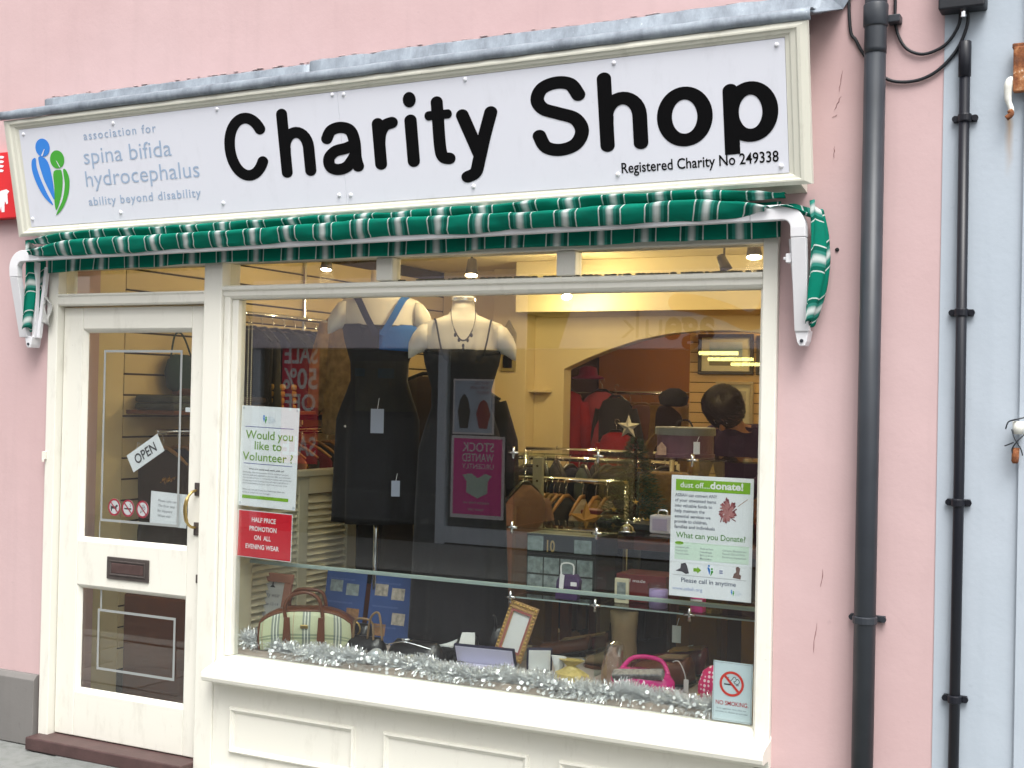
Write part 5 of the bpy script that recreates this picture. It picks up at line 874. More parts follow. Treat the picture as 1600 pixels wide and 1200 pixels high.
cd = thing('candle_jar', 'lilac candle in a clear jar near the poster', 'candle', (1.735, .42, .827)); MB().lathe([(.036, 0), (.036, .07)], (1.735, .42, .828), 20).build('wax', mat('wax_lilac', (.42, .28, .60, 1), .5, var=.3, vs=40), cd, smooth=True); MB().lathe([(.040, 0), (.042, .005), (.042, .09), (.040, .092)], (1.735, .42, .8275), 20, caps=False).build('jar', 'shelf_glass', cd, smooth=True)
pk = thing('pink_box', 'small bright pink box standing under the poster', 'box', (1.895, .42, .827)); MB().box(1.87, 1.92, .40, .44, .76, .815).build('carton', mat('carton_pink', (.62, .05, .26, 1), .45), pk, bevel=.003); pk.location.z = .893; MB().box(1.872, 1.918, .3985, .3998, .80, .81).build('label', 'tag_white', pk)
ck = thing('clock_radio', 'small lilac bedside clock on the middle glass shelf', 'clock', (1.72, .48, 1.107)); MB().box(1.675, 1.765, .46, .52, 1.107, 1.178).build('case', mat('clock_case', (.50, .46, .50, 1), .4), ck, bevel=.008); MB().box(1.69, 1.75, .4565, .4595, 1.12, 1.165).build('face', mat('clock_face', (.36, .30, .40, 1), .3), ck); MB().tube(catmull([(1.70, .49, 1.178), (1.705, .49, 1.195), (1.735, .49, 1.195), (1.74, .49, 1.178)], 4), .004, 6).build('carry_handle', 'chrome', ck)
HX = 1.785
hb = thing('hat_box', 'round muted hat box with painted lid and gingerbread house, price tag hanging', 'hat box', (1.585, .55, 1.406)); mat('tin_plum', (.13, .055, .075, 1), .4, var=.6, vs=11)
MB().lathe([(.118, 0), (.118, .012), (.112, .014), (.112, .085)], (HX, .55, 1.407), 30, sy=.9).build('drum', 'tin_plum', hb, smooth=False); MB().lathe([(.12, .085), (.12, .112), (.116, .116), (.001, .118)], (HX, .55, 1.407), 30, sy=.9).build('lid', mat('lid_grey', (.16, .16, .13, 1), .4), hb)
MB().prism([(HX - .075, 1.415), (HX - .038, 1.415), (HX - .038, 1.445), (HX - .057, 1.465), (HX - .075, 1.445)], .438, .442).build('house_picture', mat('ginger', (.5, .3, .2, 1), .6, var=.5, vs=60), hb); MB().tube(catmull([(HX - .04, .55, 1.525), (HX - .03, .55, 1.545), (HX + .01, .55, 1.55), (HX + .03, .55, 1.525)], 4), .004, 6).build('handle', 'frame_dark', hb); pricetag(hb, (HX + .085, .44, 1.45), .9)
dg = thing('desk_bell', 'small chrome desk bell on the middle glass shelf', 'bell', (1.60, .42, 1.107)); MB().lathe([(.03, 0), (.032, .006), (.028, .008), (.024, .022), (.010, .032), (.003, .034), (.004, .042), (.001, .044)], (1.60, .42, 1.1075), 18).build('dome', 'chrome', dg, smooth=True); MB().lathe([(.034, 0), (.034, .004)], (1.60, .42, 1.1065), 18).build('base', 'black_plastic', dg)
cdv = thing('tray', 'flat dark tray of jewellery on the middle glass shelf', 'tray', (1.45, .5, 1.107)); MB().box(1.52, 1.86, .55, .70, 1.107, 1.13).build('tray_base', 'box_black', cdv, bevel=.003)
rr = random.Random(12); mb = MB()
for i in range(26): mb.ball((rr.uniform(1.53, 1.85), rr.uniform(.55, .69), 1.135), rr.uniform(.004, .009), 7, 5)
tag(mb.build('jewellery', 'chrome', cdv), kind='stuff')
# display table, little Christmas tree with a silver star, gold star bowl
tbx = thing('display_table', 'dark display table behind the glass unit', 'table', (1.4, 1.15, .05)); MB().box(1.05, 2.2, .92, 1.32, .98, 1.015).build('top', 'brown_leather', tbx, bevel=.004)
for x in (1.08, 2.15):
    for y in (.96, 1.28): MB().box(x, x + .04, y - .02, y + .02, .05, .979).build('leg', 'brown_leather', tbx)
tr = thing('christmas_tree', 'small dark green artificial Christmas tree', 'christmas tree', (1.36, 1.10, 1.016)); rr = random.Random(9); mb = MB()
MB().tube([(1.36, 1.10, 1.02), (1.36, 1.10, 1.46)], .008, 6).build('trunk', 'brown_cloth', tr); MB().lathe([(.045, 0), (.06, .05), (.055, .052)], (1.36, 1.10, 1.016), 16).build('pot', 'carton_red', tr)
for i in range(5200):
    h = rr.random() ** 1.3; R0 = .155 * (1 - h) + .025; a = rr.uniform(0, 2 * PI); q = rr.uniform(.3, 1); c = Vector((1.36 + R0 * q * math.cos(a), 1.10 + R0 * q * math.sin(a), 1.07 + .40 * h - .03 * q)); d_ = Vector((math.cos(a), math.sin(a), rr.uniform(-.3, .6))).normalized() * .028; e_ = Vector((-math.sin(a), math.cos(a), rr.uniform(-1, 1))).normalized() * .0022; mb.add([c - e_, c + e_, c + d_], [(0, 1, 2)])
tag(mb.build('needles', mat('fir', (.024, .075, .038, 1), .6, var=.5, vs=30), tr), kind='stuff')
def star3(cx, cy, cz, R, m, parent, nm='star'):
    mb = MB(); pts = [(cx + (R if i % 2 == 0 else R * .42) * math.sin(PI * i / 5), cz + (R if i % 2 == 0 else R * .42) * math.cos(PI * i / 5)) for i in range(10)]; mb.add([(x, cy, z) for x, z in pts] + [(cx, cy - R * .25, cz), (cx, cy + R * .25, cz)], [f for i in range(10) for f in ((i, 10, (i + 1) % 10), ((i + 1) % 10, 11, i))]); return mb.build(nm, m, parent)
star3(1.352, 1.03, 1.505, .055, mat('silver_glitter', (.65, .62, .52, 1), .35, metal=.6, var=.5, vs=200, bump=.8, bs=300), tr, 'star_topper')
for i, (dx, dz) in enumerate(((.05, .10), (-.06, .06), (.09, .02), (-.02, .18), (.03, .24))): star3(1.36 + dx, .985 + .02 * i, 1.08 + dz, .016, 'gold_metal', tr, 'star_bauble')
gs = thing('gold_star', 'large gold star ornament beside the little Christmas tree', 'ornament', (1.16, 1.0, 1.016)); star3(1.17, 1.0, 1.085, .085, mat('gold_card', (.48, .25, .05, 1), .5, var=.3, vs=20), gs); mb = MB(); mb.ball((1.265, 1.06, 1.075), .06, 16, 10); tag(mb.build('dark_globe', 'box_black', smooth=True, origin=(1.265, 1.06, 1.016)), 'dark round globe between the gold star and the tree', 'globe')
ab = thing('arched_basket', 'tan arched wicker basket behind the hat box', 'basket', (1.45, 1.25, 1.016)); mb = MB(); mb.grid(lambda u, v: (1.45 + .12 * math.cos(PI * u), 1.22 + .14 * v, 1.30 + .19 * math.sin(PI * u)), 16, 4); mb.build('hood', mat('wicker', (.26, .16, .05, 1), .7, var=.4, vs=60, bump=.6), ab, smooth=True, solid=.006); MB().box(1.33, 1.57, 1.22, 1.36, 1.016, 1.30).build('body', 'wicker', ab, bevel=.01)
for i, (x, y, w_, d_, h_, m_, lab) in enumerate(((1.60, 1.05, .05, .04, .12, 'brown_leather', 'brown leather box on the display table right of the tree'), (1.73, 1.10, .06, .05, .09, 'gold_metal', 'gilt trinket box on the display table'), (1.86, 1.04, .05, .04, .15, 'navy_box', 'tall navy box on the display table'), (1.98, 1.10, .055, .05, .10, 'carton_red', 'red carton on the display table'), (2.11, 1.06, .05, .04, .13, 'tan_leather', 'tan leather box at the right end of the display table'), (1.12, 1.22, .05, .05, .10, 'carton_red', 'red carton behind the gold star'))):
    b_ = thing('trinket_box', lab, 'box', (x, y, 1.016), 'boxes on the display table'); MB().box(x - w_, x + w_, y - d_, y + d_, 1.0155, 1.0155 + h_ * .72).build('base', m_, b_, bevel=.004); MB().box(x - w_ - .003, x + w_ + .003, y - d_ - .003, y + d_ + .003, 1.016 + h_ * .72, 1.016 + h_).build('lid', m_, b_, bevel=.006); MB().box(x - .012, x + .012, y - d_ - .006, y - d_ - .0032, 1.016 + h_ * .5, 1.016 + h_ * .68).build('price_label', 'tag_white', b_)
# mustard cartons and red cloth in the gloom behind the bed
for (x0, x1, y0, y1, z0, z1, m_, lab) in ((1.62, 1.80, .95, 1.1, .05, .90, 'mustard', 'tall mustard carton behind the maroon shoes'), (1.92, 2.12, .90, 1.15, .05, .78, 'mustard', 'mustard carton behind the spotted purse'), (.86, 1.0, .95, 1.1, .05, .74, 'mustard', 'mustard carton behind the gold photo frame'), (2.10, 2.22, .70, .76, .546, .80, 'red_cloth', 'dark red cloth panel at the right end of the bed')):
    mat('mustard', (.22, .105, .012, 1), .6, var=.3, vs=9); tag(MB().box(x0, x1, y0, y1, z0, z1).build('carton' if m_ == 'mustard' else 'cloth_panel', m_, bevel=.004, origin=((x0 + x1) / 2, y0, z0)), lab, 'carton' if m_ == 'mustard' else 'cloth')
# ------------------------------------------------------------------ goods on the window bed
BZ = .5455
pf = thing('party_wear_frame', 'pinkish wooden frame holding a white party wear card', 'photo frame', (.0, .22, BZ)); PP = lambda x, z, n=0.: Vector((x, .225 + (z - BZ) * .25 - n, z))
def tilted_frame(root, pl, x0, x1, z0, z1, w_, th, fm, cardm):
    for b_ in ((x0, x1, z1 - w_, z1), (x0, x1, z0, z0 + w_), (x0, x0 + w_, z0 + w_, z1 - w_), (x1 - w_, x1, z0 + w_, z1 - w_)):
        k = MB(); sheet(k, rect(*b_), pl, th); k.build('frame_side', fm, root, bevel=.003)
    k = MB(); sheet(k, rect(x0 + w_, x1 - w_, z0 + w_, z1 - w_), pl, th * .4); k.build('card', cardm, root)
tilted_frame(pf, PP, -.095, .105, BZ + .002, .835, .036, .018, mat('pink_wood', (.42, .20, .14, 1), .6, var=.3, vs=18), 'insole_white'); text('Party wear', PP, -.045, .05, .735, .018, 'ink_grey', pf, n=.009); text('size 12-14', PP, -.03, .05, .70, .012, 'ink_grey', pf, n=.009); text('£8.50', PP, -.05, -.01, .655, .014, 'ink_grey', pf, n=.009); flat('motif', [(-.01, .775), (.02, .775), (.008, .785), (.006, .80), (0, .80), (0, .785)], PP, 'ink', pf, .009)
# tartan handbag
hbg = thing('tartan_handbag', 'cream tartan handbag with brown leather trim and handles', 'handbag', (.235, .2, BZ)); m, t, b = newmat('tartan')
uv = t.n('UVMap'); sx = t.n('SeparateXYZ'); t.L.new(uv.outputs[0], sx.inputs[0])
def bands(s, cs): 
    v = None
    for c_, w_ in cs:
        q = t.math('LESS_THAN', t.math('ABSOLUTE', t.math('SUBTRACT', t.math('FRACT', s), c_)), w_); v = q if v is None else t.math('MAXIMUM', v, q)
    return v
U, V = t.math('MULTIPLY', sx.outputs[0], 3.), t.math('MULTIPLY', sx.outputs[1], 1.35)
c = (.52, .56, .36, 1); c = t.mix(t.math('MULTIPLY', bands(V, ((.45, .035), (.56, .035))), .55), c, (.10, .16, .10, 1)); c = t.mix(t.math('MULTIPLY', bands(U, ((.12, .012),)), .5), c, (.35, .08, .05, 1)); c = t.mix(t.math('MULTIPLY', bands(U, ((.44, .030), (.54, .03), (.64, .03))), .65), c, (.08, .11, .16, 1)); c = t.mix(t.math('MULTIPLY', bands(U, ((.49, .015), (.59, .015))), .8), c, (.75, .78, .72, 1))
t.L.new(c, b.inputs['Base Color']); b.inputs['Roughness'].default_value = .5
def bagface(u, v, y, w_=.19, h=.165): 
    x = (u - .5) * 2; top = h * (1 - .30 * abs(x) ** 3.2); return (.245 + x * w_ * (1 + .03 * math.sin(PI * v)), y - .018 * math.sin(PI * v) * (1 - x * x), BZ + .003 + top * v)
mb = MB(); mb.grid(lambda u, v: bagface(u, v, .14), 16, 8); mb.build('front_panel', 'tartan', hbg, smooth=True, solid=.004); mb = MB(); mb.grid(lambda u, v: bagface(u, v, .27), 16, 8); mb.build('back_panel', 'tartan', hbg, smooth=True, solid=.004)
edge = [Vector(bagface(0, v / 5, .14)) for v in range(6)] + [Vector(bagface(u / 12, 1, .14)) for u in range(1, 12)] + [Vector(bagface(1, 1 - v / 5, .14)) for v in range(6)]
mb = MB(); mb.add([p + Vector((0, d_, o_)) for p in edge for d_, o_ in ((0, 0), (.04, .008), (.09, .008), (.13, 0))], [(i * 4 + k, i * 4 + 4 + k, i * 4 + 5 + k, i * 4 + 1 + k) for i in range(len(edge) - 1) for k in range(3)]); mb.build('gusset', 'brown_leather', hbg, smooth=True, solid=.004)
mb = MB(); mb.tube(edge, .0045, 6); mb.build('piping', 'brown_leather', hbg, smooth=True)
for y, dz in ((.125, 0), (.275, -.01)):
    mb = MB(); mb.tube(catmull([(.165, y, BZ + .13), (.158, y - .002, BZ + .185), (.185, y, BZ + .232), (.245, y, BZ + .248 + dz), (.295, y, BZ + .225), (.312, y, BZ + .18), (.318, y, BZ + .13)], 5), .0078, 8); mb.build('handle', 'brown_leather', hbg, smooth=True)
for x in (.170, .312): mb = MB(); mb.prism([(x - .012, BZ + .145), (x - .017, BZ + .05), (x, BZ + .03), (x + .017, BZ + .05), (x + .012, BZ + .145)], .112, .118); mb.build('leather_tab', 'brown_leather', hbg, bevel=.002)
MB().prism(rect(.225, .258, BZ + .098, BZ + .114), .114, .12).build('clasp', 'brass', hbg, bevel=.003); hbg.rotation_euler.z = .5
# blue cards of photographs
for i, (x0, x1, lab) in enumerate(((.135, .345, 'left hand blue board of small photographs behind the tartan handbag'), (.372, .588, 'right hand blue board of small photographs beside the chrome stand'))):
    bc = thing('photo_board', lab, 'board', ((x0 + x1) / 2, .46, BZ), 'blue boards of photographs'); PB = lambda x, z, n=0.: Vector((x, .455 + (z - BZ) * .18 - n, z)); k = MB(); sheet(k, rect(x0, x1, BZ + .001, .842), PB, .006); k.build('board', mat('board_blue', (.035, .075, .22, 1), .5, var=.35, vs=5), bc)
    rr = random.Random(i + 2)
    for (fx, fz) in ((.12, .70), (.55, .66), (.16, .12), (.62, .30)): flat('photograph', rect(x0 + fx * .2, x0 + fx * .2 + .066, BZ + fz * .29, BZ + fz * .29 + .05), PB, (PM, mat('photo_b', (.40, .36, .30, 1), .4, var=.8, vs=60), mat('photo_c', (.30, .16, .08, 1), .4, var=.7, vs=60), 'photo_b')[rr.randint(0, 3)], bc, .0068)
    for z in (.80, .70, .615): text('lovely hand made picture cards', PB, x0 + .02, x0 + .15, z, .010, mat('board_print', (.12, .18, .38, 1), .5), bc, n=.0068)
# bags and shoes
def handbag(x, y, wd, h, d, m_, lab, nm='handbag', handle=None, hm=None):
    t_ = thing(nm, lab, 'handbag', (x, y, BZ)); mb = MB(); mb.loft([ell(x, y, BZ + .001 + h * q, wd * a, d * b2, 24, lambda k: .04 * math.sin(k * 1.9)) for q, a, b2 in ((0, .88, .85), (.08, .98, 1), (.35, 1, 1), (.65, .93, .75), (.9, .80, .4), (1, .74, .18))]); mb.build('body', m_, t_, smooth=True)
    if handle: mb = MB(); mb.tube(catmull([(x - wd * .5, y - d * .3, BZ + h * .85), (x - wd * .42, y - d * .3, BZ + h + handle * .8), (x, y - d * .35, BZ + h + handle), (x + wd * .42, y - d * .3, BZ + h + handle * .8), (x + wd * .5, y - d * .3, BZ + h * .85)], 6), .005, 7); mb.build('handle', hm or m_, t_, smooth=True)
    return t_
t_ = handbag(.775, .22, .13, .085, .065, 'black_leather', 'slouchy black leather handbag lying right of the tan handled bag'); MB().tube(catmull([(.66, .19, .61), (.75, .165, .632), (.86, .19, .61)], 5), .0025, 6).build('zip', 'chrome', t_); MB().lathe([(.02, -.005), (.022, 0), (.02, .005)], (.74, .2, .637), 14).build('buckle', 'chrome', t_)
t_ = handbag(.50, .26, .10, .07, .05, 'black_leather', 'black handbag with stiff tan loop handles', handle=.075, hm='tan_leather'); mb = MB(); mb.tube(catmull([(.52, .245, .61), (.545, .23, .70), (.585, .23, .72), (.60, .235, .61)], 6), .005, 7); mb.build('handle', 'tan_leather', t_, smooth=True)
t_ = handbag(.415, .36, .055, .10, .05, 'black_leather', 'small black bag with a gold ring beside the tartan handbag'); MB().tube(ring_pts and [(.415 + .025 * math.cos(a), .31, .63 + .03 * math.sin(a)) for a in [2 * PI * k / 14 for k in range(14)]], .004, 6, closed=True).build('ring', 'gold_metal', t_)
t_ = handbag(.945, .52, .085, .12, .05, 'black_leather', 'dark upright bag with a white price tag behind the gold frame', handle=.05); pricetag(t_, (.945, .46, .66), 1.1)
def shoe(nm, lab, x, y, rz, L, m_, sole='black_plastic', heel=.0, open_=True, insole='insole_white', grp=None, h=.055, wid=.04):
    t_ = thing(nm, lab, 'shoe', (x, y, BZ), grp); Mx = Matrix.Translation((x, y, BZ)) @ Matrix.Rotation(rz, 4, 'Z'); up_ = lambda u: heel * max(0, (1 - u * 1.7)) ** 1.3
    def wd_(u): return wid * (.72 + .35 * math.sin(PI * min(1, u * 1.02) * .85 + .25)) * (1 if u < .82 else math.sqrt(max(.02, 1 - ((u - .82) / .19) ** 2)))
    rings = []; n = 14
    for i in range(13):
        u = i / 12; hh = h * (1.0 if u < .1 else (.95 if u < .35 else (1.05 - .75 * (u - .35)))) * (1 if u < .9 else .7); z0 = up_(u) + .006; rings.append([(u * L, wd_(u) * math.cos(a), z0 + (hh if math.sin(a) > 0 else .0) * max(0, math.sin(a)) ** .7) for a in [2 * PI * k / n for k in range(n)]])
    mb = MB(); mb.loft(rings); mb.xf(Mx); mb.build('upper', m_, t_, smooth=True)
    mb = MB(); mb.loft([[(u * L * 1.02 - .002, wd_(u) * 1.06 * c_, up_(u) + z) for c_, z in ((-1, .001), (1, .001), (1, .008), (-1, .008))] for u in [i / 10 for i in range(11)]]); mb.xf(Mx); mb.build('sole', sole, t_)
    if heel > .015: mb = MB(); mb.loft([ell(.03, 0, z, r_, r_, 10) for z, r_ in ((0.001, .014), (heel * .6, .016), (heel, .026))]); mb.xf(Mx); mb.build('heel', sole, t_, smooth=True)
    elif heel == 0: mb = MB(); mb.box(0, L * .25, -wid * .7, wid * .7, 0, .007); mb.xf(Mx)
    if open_: mb = MB(); mb.loft([[(L * (.05 + .42 * q), .62 * wd_(.05 + .42 * q) * c_, up_(.05 + .42 * q) + h + dz) for c_, dz in ((-1, .003), (1, .003), (1, .009), (-1, .009))] for q in [i / 6 for i in range(7)]]); mb.xf(Mx); mb.build('lining', insole, t_)
    return t_
shoe('slingback_shoe', 'black slingback shoe with pale insole, left of the pair', .83, .46, -PI / 2 + .12, .22, 'black_leather', heel=.05, h=.03, grp='black slingback shoes'); shoe('slingback_shoe', 'black slingback shoe with pale insole, right of the pair', .90, .43, -PI / 2 + .42, .22, 'black_leather', heel=.05, h=.03, grp='black slingback shoes')
shoe('court_shoe', 'dark brown court shoe pointing at the gold frame', 1.37, .80, PI + .25, .25, 'maroon_leather', heel=.03, insole='tan_leather', grp='dark brown court shoes'); shoe('court_shoe', 'dark brown court shoe with a tan lining behind the ring box', 1.33, .70, PI + .15, .25, 'brown_leather', heel=.03, insole='tan_leather', grp='dark brown court shoes')
t_ = shoe('loafer', 'brown leather loafer with a white string tag', 1.89, .35, PI - .15, .20, 'brown_leather', heel=.012, insole='tan_leather', h=.075, wid=.046); mb = MB(); mb.tube(catmull([(1.85, .32, .625), (1.875, .30, .632), (1.895, .295, .60), (1.90, .295, .56)], 5), .0018, 5); o = mb.build('tag_string', 'tag_white', t_); MB().box(1.893, 1.907, .293, .295, .548, .585).build('price_tag', 'tag_white', o)
t_ = shoe('loafer', 'dark maroon shoe behind the brown loafer', 1.90, .52, PI + .1, .23, 'maroon_leather', heel=.02, insole='mustard', h=.075, wid=.046)
pricetag(shoe('court_shoe', 'maroon court shoe with a white swing tag at the back', 1.80, .68, PI + .2, .24, 'maroon_leather', heel=.04), (1.74, .62, .70), 1.3)
bt = thing('ankle_boot', 'tan suede ankle boot standing among the shoes', 'boot', (1.55, .52, BZ)); mb = MB(); n = 18
mb.loft([ell(1.556 + dx, .52, BZ + z, rx, ry, n, lambda k: .012 * math.sin(k * 2.2)) for z, rx, ry, dx in ((.018, .055, .036, -.004), (.05, .060, .038, -.006), (.085, .055, .039, -.002), (.12, .050, .041, 0), (.18, .053, .045, -.001), (.238, .058, .049, -.002))])
mb.loft([[(x, .52 + w_ * math.cos(a), BZ + .012 + h_ * .5 + h_ * .5 * math.sin(a)) for a in [2 * PI * k / n for k in range(n)]] for x, w_, h_ in ((1.57, .036, .105), (1.53, .038, .095), (1.50, .040, .075), (1.465, .041, .055), (1.43, .036, .040), (1.405, .024, .028), (1.392, .010, .014))])
mb.build('upper', 'tan_leather', bt, smooth=True)
MB().loft([[(x, .52 + w_ * s, z) for s, z in ((-1, BZ + .0005), (1, BZ + .0005), (1, BZ + .012), (-1, BZ + .012))] for x, w_ in ((1.385, .008), (1.40, .026), (1.44, .04), (1.50, .036), (1.55, .034), (1.60, .036), (1.615, .02))]).build('sole', 'brown_leather', bt); MB().box(1.565, 1.615, .49, .55, BZ + .0125, BZ + .03).build('heel', 'brown_leather', bt, bevel=.004); MB().ball((1.395, .50, BZ + .03), .008, 8, 6).build('buckle', 'chrome', bt)
# boxes, frame, trinkets
jw = thing('jewellery_case', 'long open jewellery case lined with lilac satin', 'jewellery case', (1.09, .18, BZ)); Mx = Matrix.Translation((1.095, .19, BZ)) @ Matrix.Rotation(.10, 4, 'Z')
mb = MB(); mb.box(-.115, .115, -.045, .03, .0005, .018); mb.xf(Mx); mb.build('base', 'navy_box', jw, bevel=.003); mb = MB(); mb.box(-.105, .105, -.038, .024, .0182, .023); mb.xf(Mx); mb.build('lining', 'lilac_satin', jw, bevel=.002)
ML = Mx @ Matrix.Translation((0, .03, .018)) @ Matrix.Rotation(math.radians(-68), 4, 'X'); mb = MB(); mb.box(-.115, .115, -.075, 0, 0, .012); mb.xf(ML); mb.build('lid', 'navy_box', jw, bevel=.003); mb = MB(); mb.box(-.108, .108, -.07, -.005, -.002, -.0003); mb.xf(ML); mb.build('lid_lining', 'lilac_satin', jw)
gf = thing('gold_photo_frame', 'ornate gold and pink photo frame leaning back', 'photo frame', (1.15, .31, BZ)); base = lambda x, z, n=0.: Vector((x, .30 + (z - .56) * .30 - n, z)); PG = rotplane((1.168, .692), math.radians(-12.5), base); tilted_frame(gf, PG, -.066, .066, -.108, .108, .028, .012, mat('gilt', (.42, .25, .10, 1), .45, var=.55, vs=75, bump=.8, bs=120), 'insole_white')
for i in range(9):
    for s in (-1, 1): k = MB(); k.ball(tuple(PG(-.058 + i * .0145, s * .099, .013)), .006, 8, 5); k.build('bead', 'gold_metal', gf, smooth=True)
for i in range(13):
    for s in (-1, 1): k = MB(); k.ball(tuple(PG(s * .058, -.085 + i * .0142, .013)), .0055, 8, 5); k.build('bead', 'gold_metal', gf, smooth=True)
for b_ in ((-.047, .047, .072, .080), (-.047, .047, -.080, -.072), (-.047, -.040, -.072, .072), (.040, .047, -.072, .072)): k = MB(); sheet(k, rect(*b_), lambda x, z, n=0.: PG(x, z, .0122 + n), .002); k.build('pink_inlay', mat('inlay_pink', (.33, .10, .09, 1), .6, var=.5, vs=120), gf)
rg = thing('ring_box', 'small open ring box with white lining', 'ring box', (1.34, .2, BZ)); Mx = Matrix.Translation((1.34, .20, BZ)) @ Matrix.Rotation(.5, 4, 'Z'); mb = MB(); mb.box(-.04, .04, -.035, .035, .0005, .014); mb.xf(Mx); mb.build('base', 'navy_box', rg, bevel=.006); mb = MB(); mb.box(-.034, .034, -.029, .029, .0142, .019); mb.xf(Mx); mb.build('lining', 'insole_white', rg, bevel=.003)
ML = Mx @ Matrix.Translation((0, .035, .014)) @ Matrix.Rotation(math.radians(-80), 4, 'X'); mb = MB(); mb.box(-.04, .04, -.078, 0, 0, .012); mb.xf(ML); mb.build('lid', 'navy_box', rg, bevel=.006); mb = MB(); mb.box(-.034, .034, -.072, -.006, -.003, -.0003); mb.xf(ML); mb.build('lid_lining', 'insole_white', rg, bevel=.003)
pc_ = thing('gold_gift_packet', 'crinkled clear packet of gold trinkets tied at the top', 'packet', (1.47, .19, BZ)); mb = MB(); rr = random.Random(3); mb.loft([ell(1.475, .19, BZ + .001 + z, rx, ry, 18, lambda k: rr.uniform(-.12, .12)) for z, rx, ry in ((0, .045, .03), (.012, .058, .04), (.03, .05, .034), (.045, .022, .016), (.052, .012, .01), (.07, .04, .02))]); mb.build('wrap', mat('gold_wrap', (.50, .40, .14, 1), .25, var=.5, vs=50, bump=.8, bs=90), pc_); mb = MB(); mb.loft([ell(1.43, .20, BZ + .03 + z, rx, ry, 12, lambda k: rr.uniform(-.2, .2)) for z, rx, ry in ((0, .008, .008), (.02, .018, .01), (.045, .026, .006))]); mb.build('frill', 'insole_white', pc_)
sb = thing('scent_bottle', 'cellophane wrapped beige scent bottle in front of the boot', 'bottle', (1.615, .27, BZ)); MB().loft([ell(1.612, .27, BZ + .001 + z, rx, ry, 18) for z, rx, ry in ((0, .030, .022), (.01, .034, .024), (.05, .033, .023), (.08, .024, .018), (.095, .012, .012), (.108, .012, .012))]).build('bottle', mat('beige_glass', (.42, .28, .20, 1), .25), sb, smooth=True); rr = random.Random(5); mb = MB(); mb.loft([ell(1.622, .265, BZ + .002 + z, rx, ry, 16, lambda k: rr.uniform(-.1, .1)) for z, rx, ry in ((0, .036, .026), (.04, .040, .028), (.085, .034, .024), (.118, .026, .016), (.125, .008, .006))], caps=False); mb.build('cellophane', glassmat('cellophane', (.93, .93, .93, 1), 5), sb)
pp_ = thing('pink_purse', 'glossy hot pink purse with a black patterned band', 'purse', (1.765, .19, BZ)); MB().loft([ell(1.765, .19, BZ + .001 + z, rx, ry, 22) for z, rx, ry in ((0, .075, .035), (.010, .085, .042), (.035, .083, .042), (.052, .07, .032), (.058, .05, .02))]).build('body', mat('hot_pink', (.58, .015, .20, 1), .18, coat=.5), pp_, smooth=True); Mx = Matrix.Translation((1.765, .165, BZ + .045)) @ Matrix.Rotation(-.12, 4, 'Y') @ Matrix.Rotation(math.radians(35), 4, 'X'); mb = MB(); mb.box(-.066, .066, -.012, .012, -.002, .018); mb.xf(Mx); mb.build('band', mat('zebra', (.05, .05, .05, 1), .3, var=6, vs=90), pp_, bevel=.004)
mb = MB(); mb.tube(catmull([(1.70, .20, .59), (1.73, .22, .625), (1.80, .22, .625), (1.83, .20, .59)], 5), .006, 7); mb.build('handle', 'hot_pink', pp_, smooth=True)
m, t, b = newmat('spots'); vm = t.t.nodes.new('ShaderNodeTexVoronoi'); vm.inputs['Scale'].default_value = 62; vm.inputs['Randomness'].default_value = .12; t.L.new(t.pos(), vm.inputs['Vector']); t.L.new(t.mix(t.math('LESS_THAN', vm.outputs['Distance'], .34), (.62, .01, .13, 1), (.85, .62, .68, 1)), b.inputs['Base Color']); b.inputs['Roughness'].default_value = .4
sp_ = thing('spotted_purse', 'hot pink purse with white spots beside the no smoking sign', 'purse', (2.06, .17, BZ)); MB().loft([ell(2.055, .17, BZ + .001 + z, rx, ry, 22) for z, rx, ry in ((0, .05, .02), (.01, .062, .026), (.06, .06, .026), (.10, .045, .02), (.118, .02, .01))]).build('body', 'spots', sp_, smooth=True); MB().tube([(2.0, .155, BZ + .0), (2.0, .14, BZ + .015), (2.005, .15, BZ + .03)], .006, 7).build('charm', 'gold_metal', sp_)
tag(MB().ball((.66, .10, BZ + .032), .0315, 18, 12).build('glass_bauble', mat('pearl', (.6, .64, .66, 1), .12, metal=.4), smooth=True, origin=(.66, .1, BZ)), 'silvery white bauble on the tinsel under the black handbag', 'bauble')
# ------------------------------------------------------------------ tinsel along the foot of the glass
rr = random.Random(21); mb = MB()
for i in range(30000):
    u = rr.random(); c = Vector((.006 + 2.09 * u, .082 + .012 * math.sin(u * 23), .556 + .008 * math.sin(u * 31 + 1) + .006 * math.sin(u * 77) + .018 * max(0, 1 - u * 10))); d_ = Vector((rr.gauss(0, .7), rr.gauss(0, 1) * .8, rr.gauss(.12, 1))).normalized(); L = rr.uniform(.022, .056); b2 = Vector((rr.gauss(0, 1), rr.gauss(0, 1), rr.gauss(0, 1))); e_ = d_.cross(b2).normalized() * rr.uniform(.0006, .0014); k_ = d_.cross(e_).normalized() * L * rr.uniform(-.25, .25); p1 = c + d_ * L * .55 + k_ * .4; p2 = c + d_ * L + k_
    for p in (p1, p2):
        if p.y < .040: p.y = .040 + rr.random() * .004
        if p.z < .521: p.z = .521 + rr.random() * .02
    mb.add([c - e_, c + e_, p1 + e_, p1 - e_, p2 + e_, p2 - e_], [(0, 1, 2, 3), (3, 2, 4, 5)])
tn = thing('tinsel_garland', 'thick silver tinsel garland along the foot of the shop window', 'tinsel', (1.05, .08, .53)); tag(mb.build('strands', mat('silver_foil', (.95, .97, .99, 1), .27, metal=.88, var=.04), tn), kind='stuff'); mb = MB()
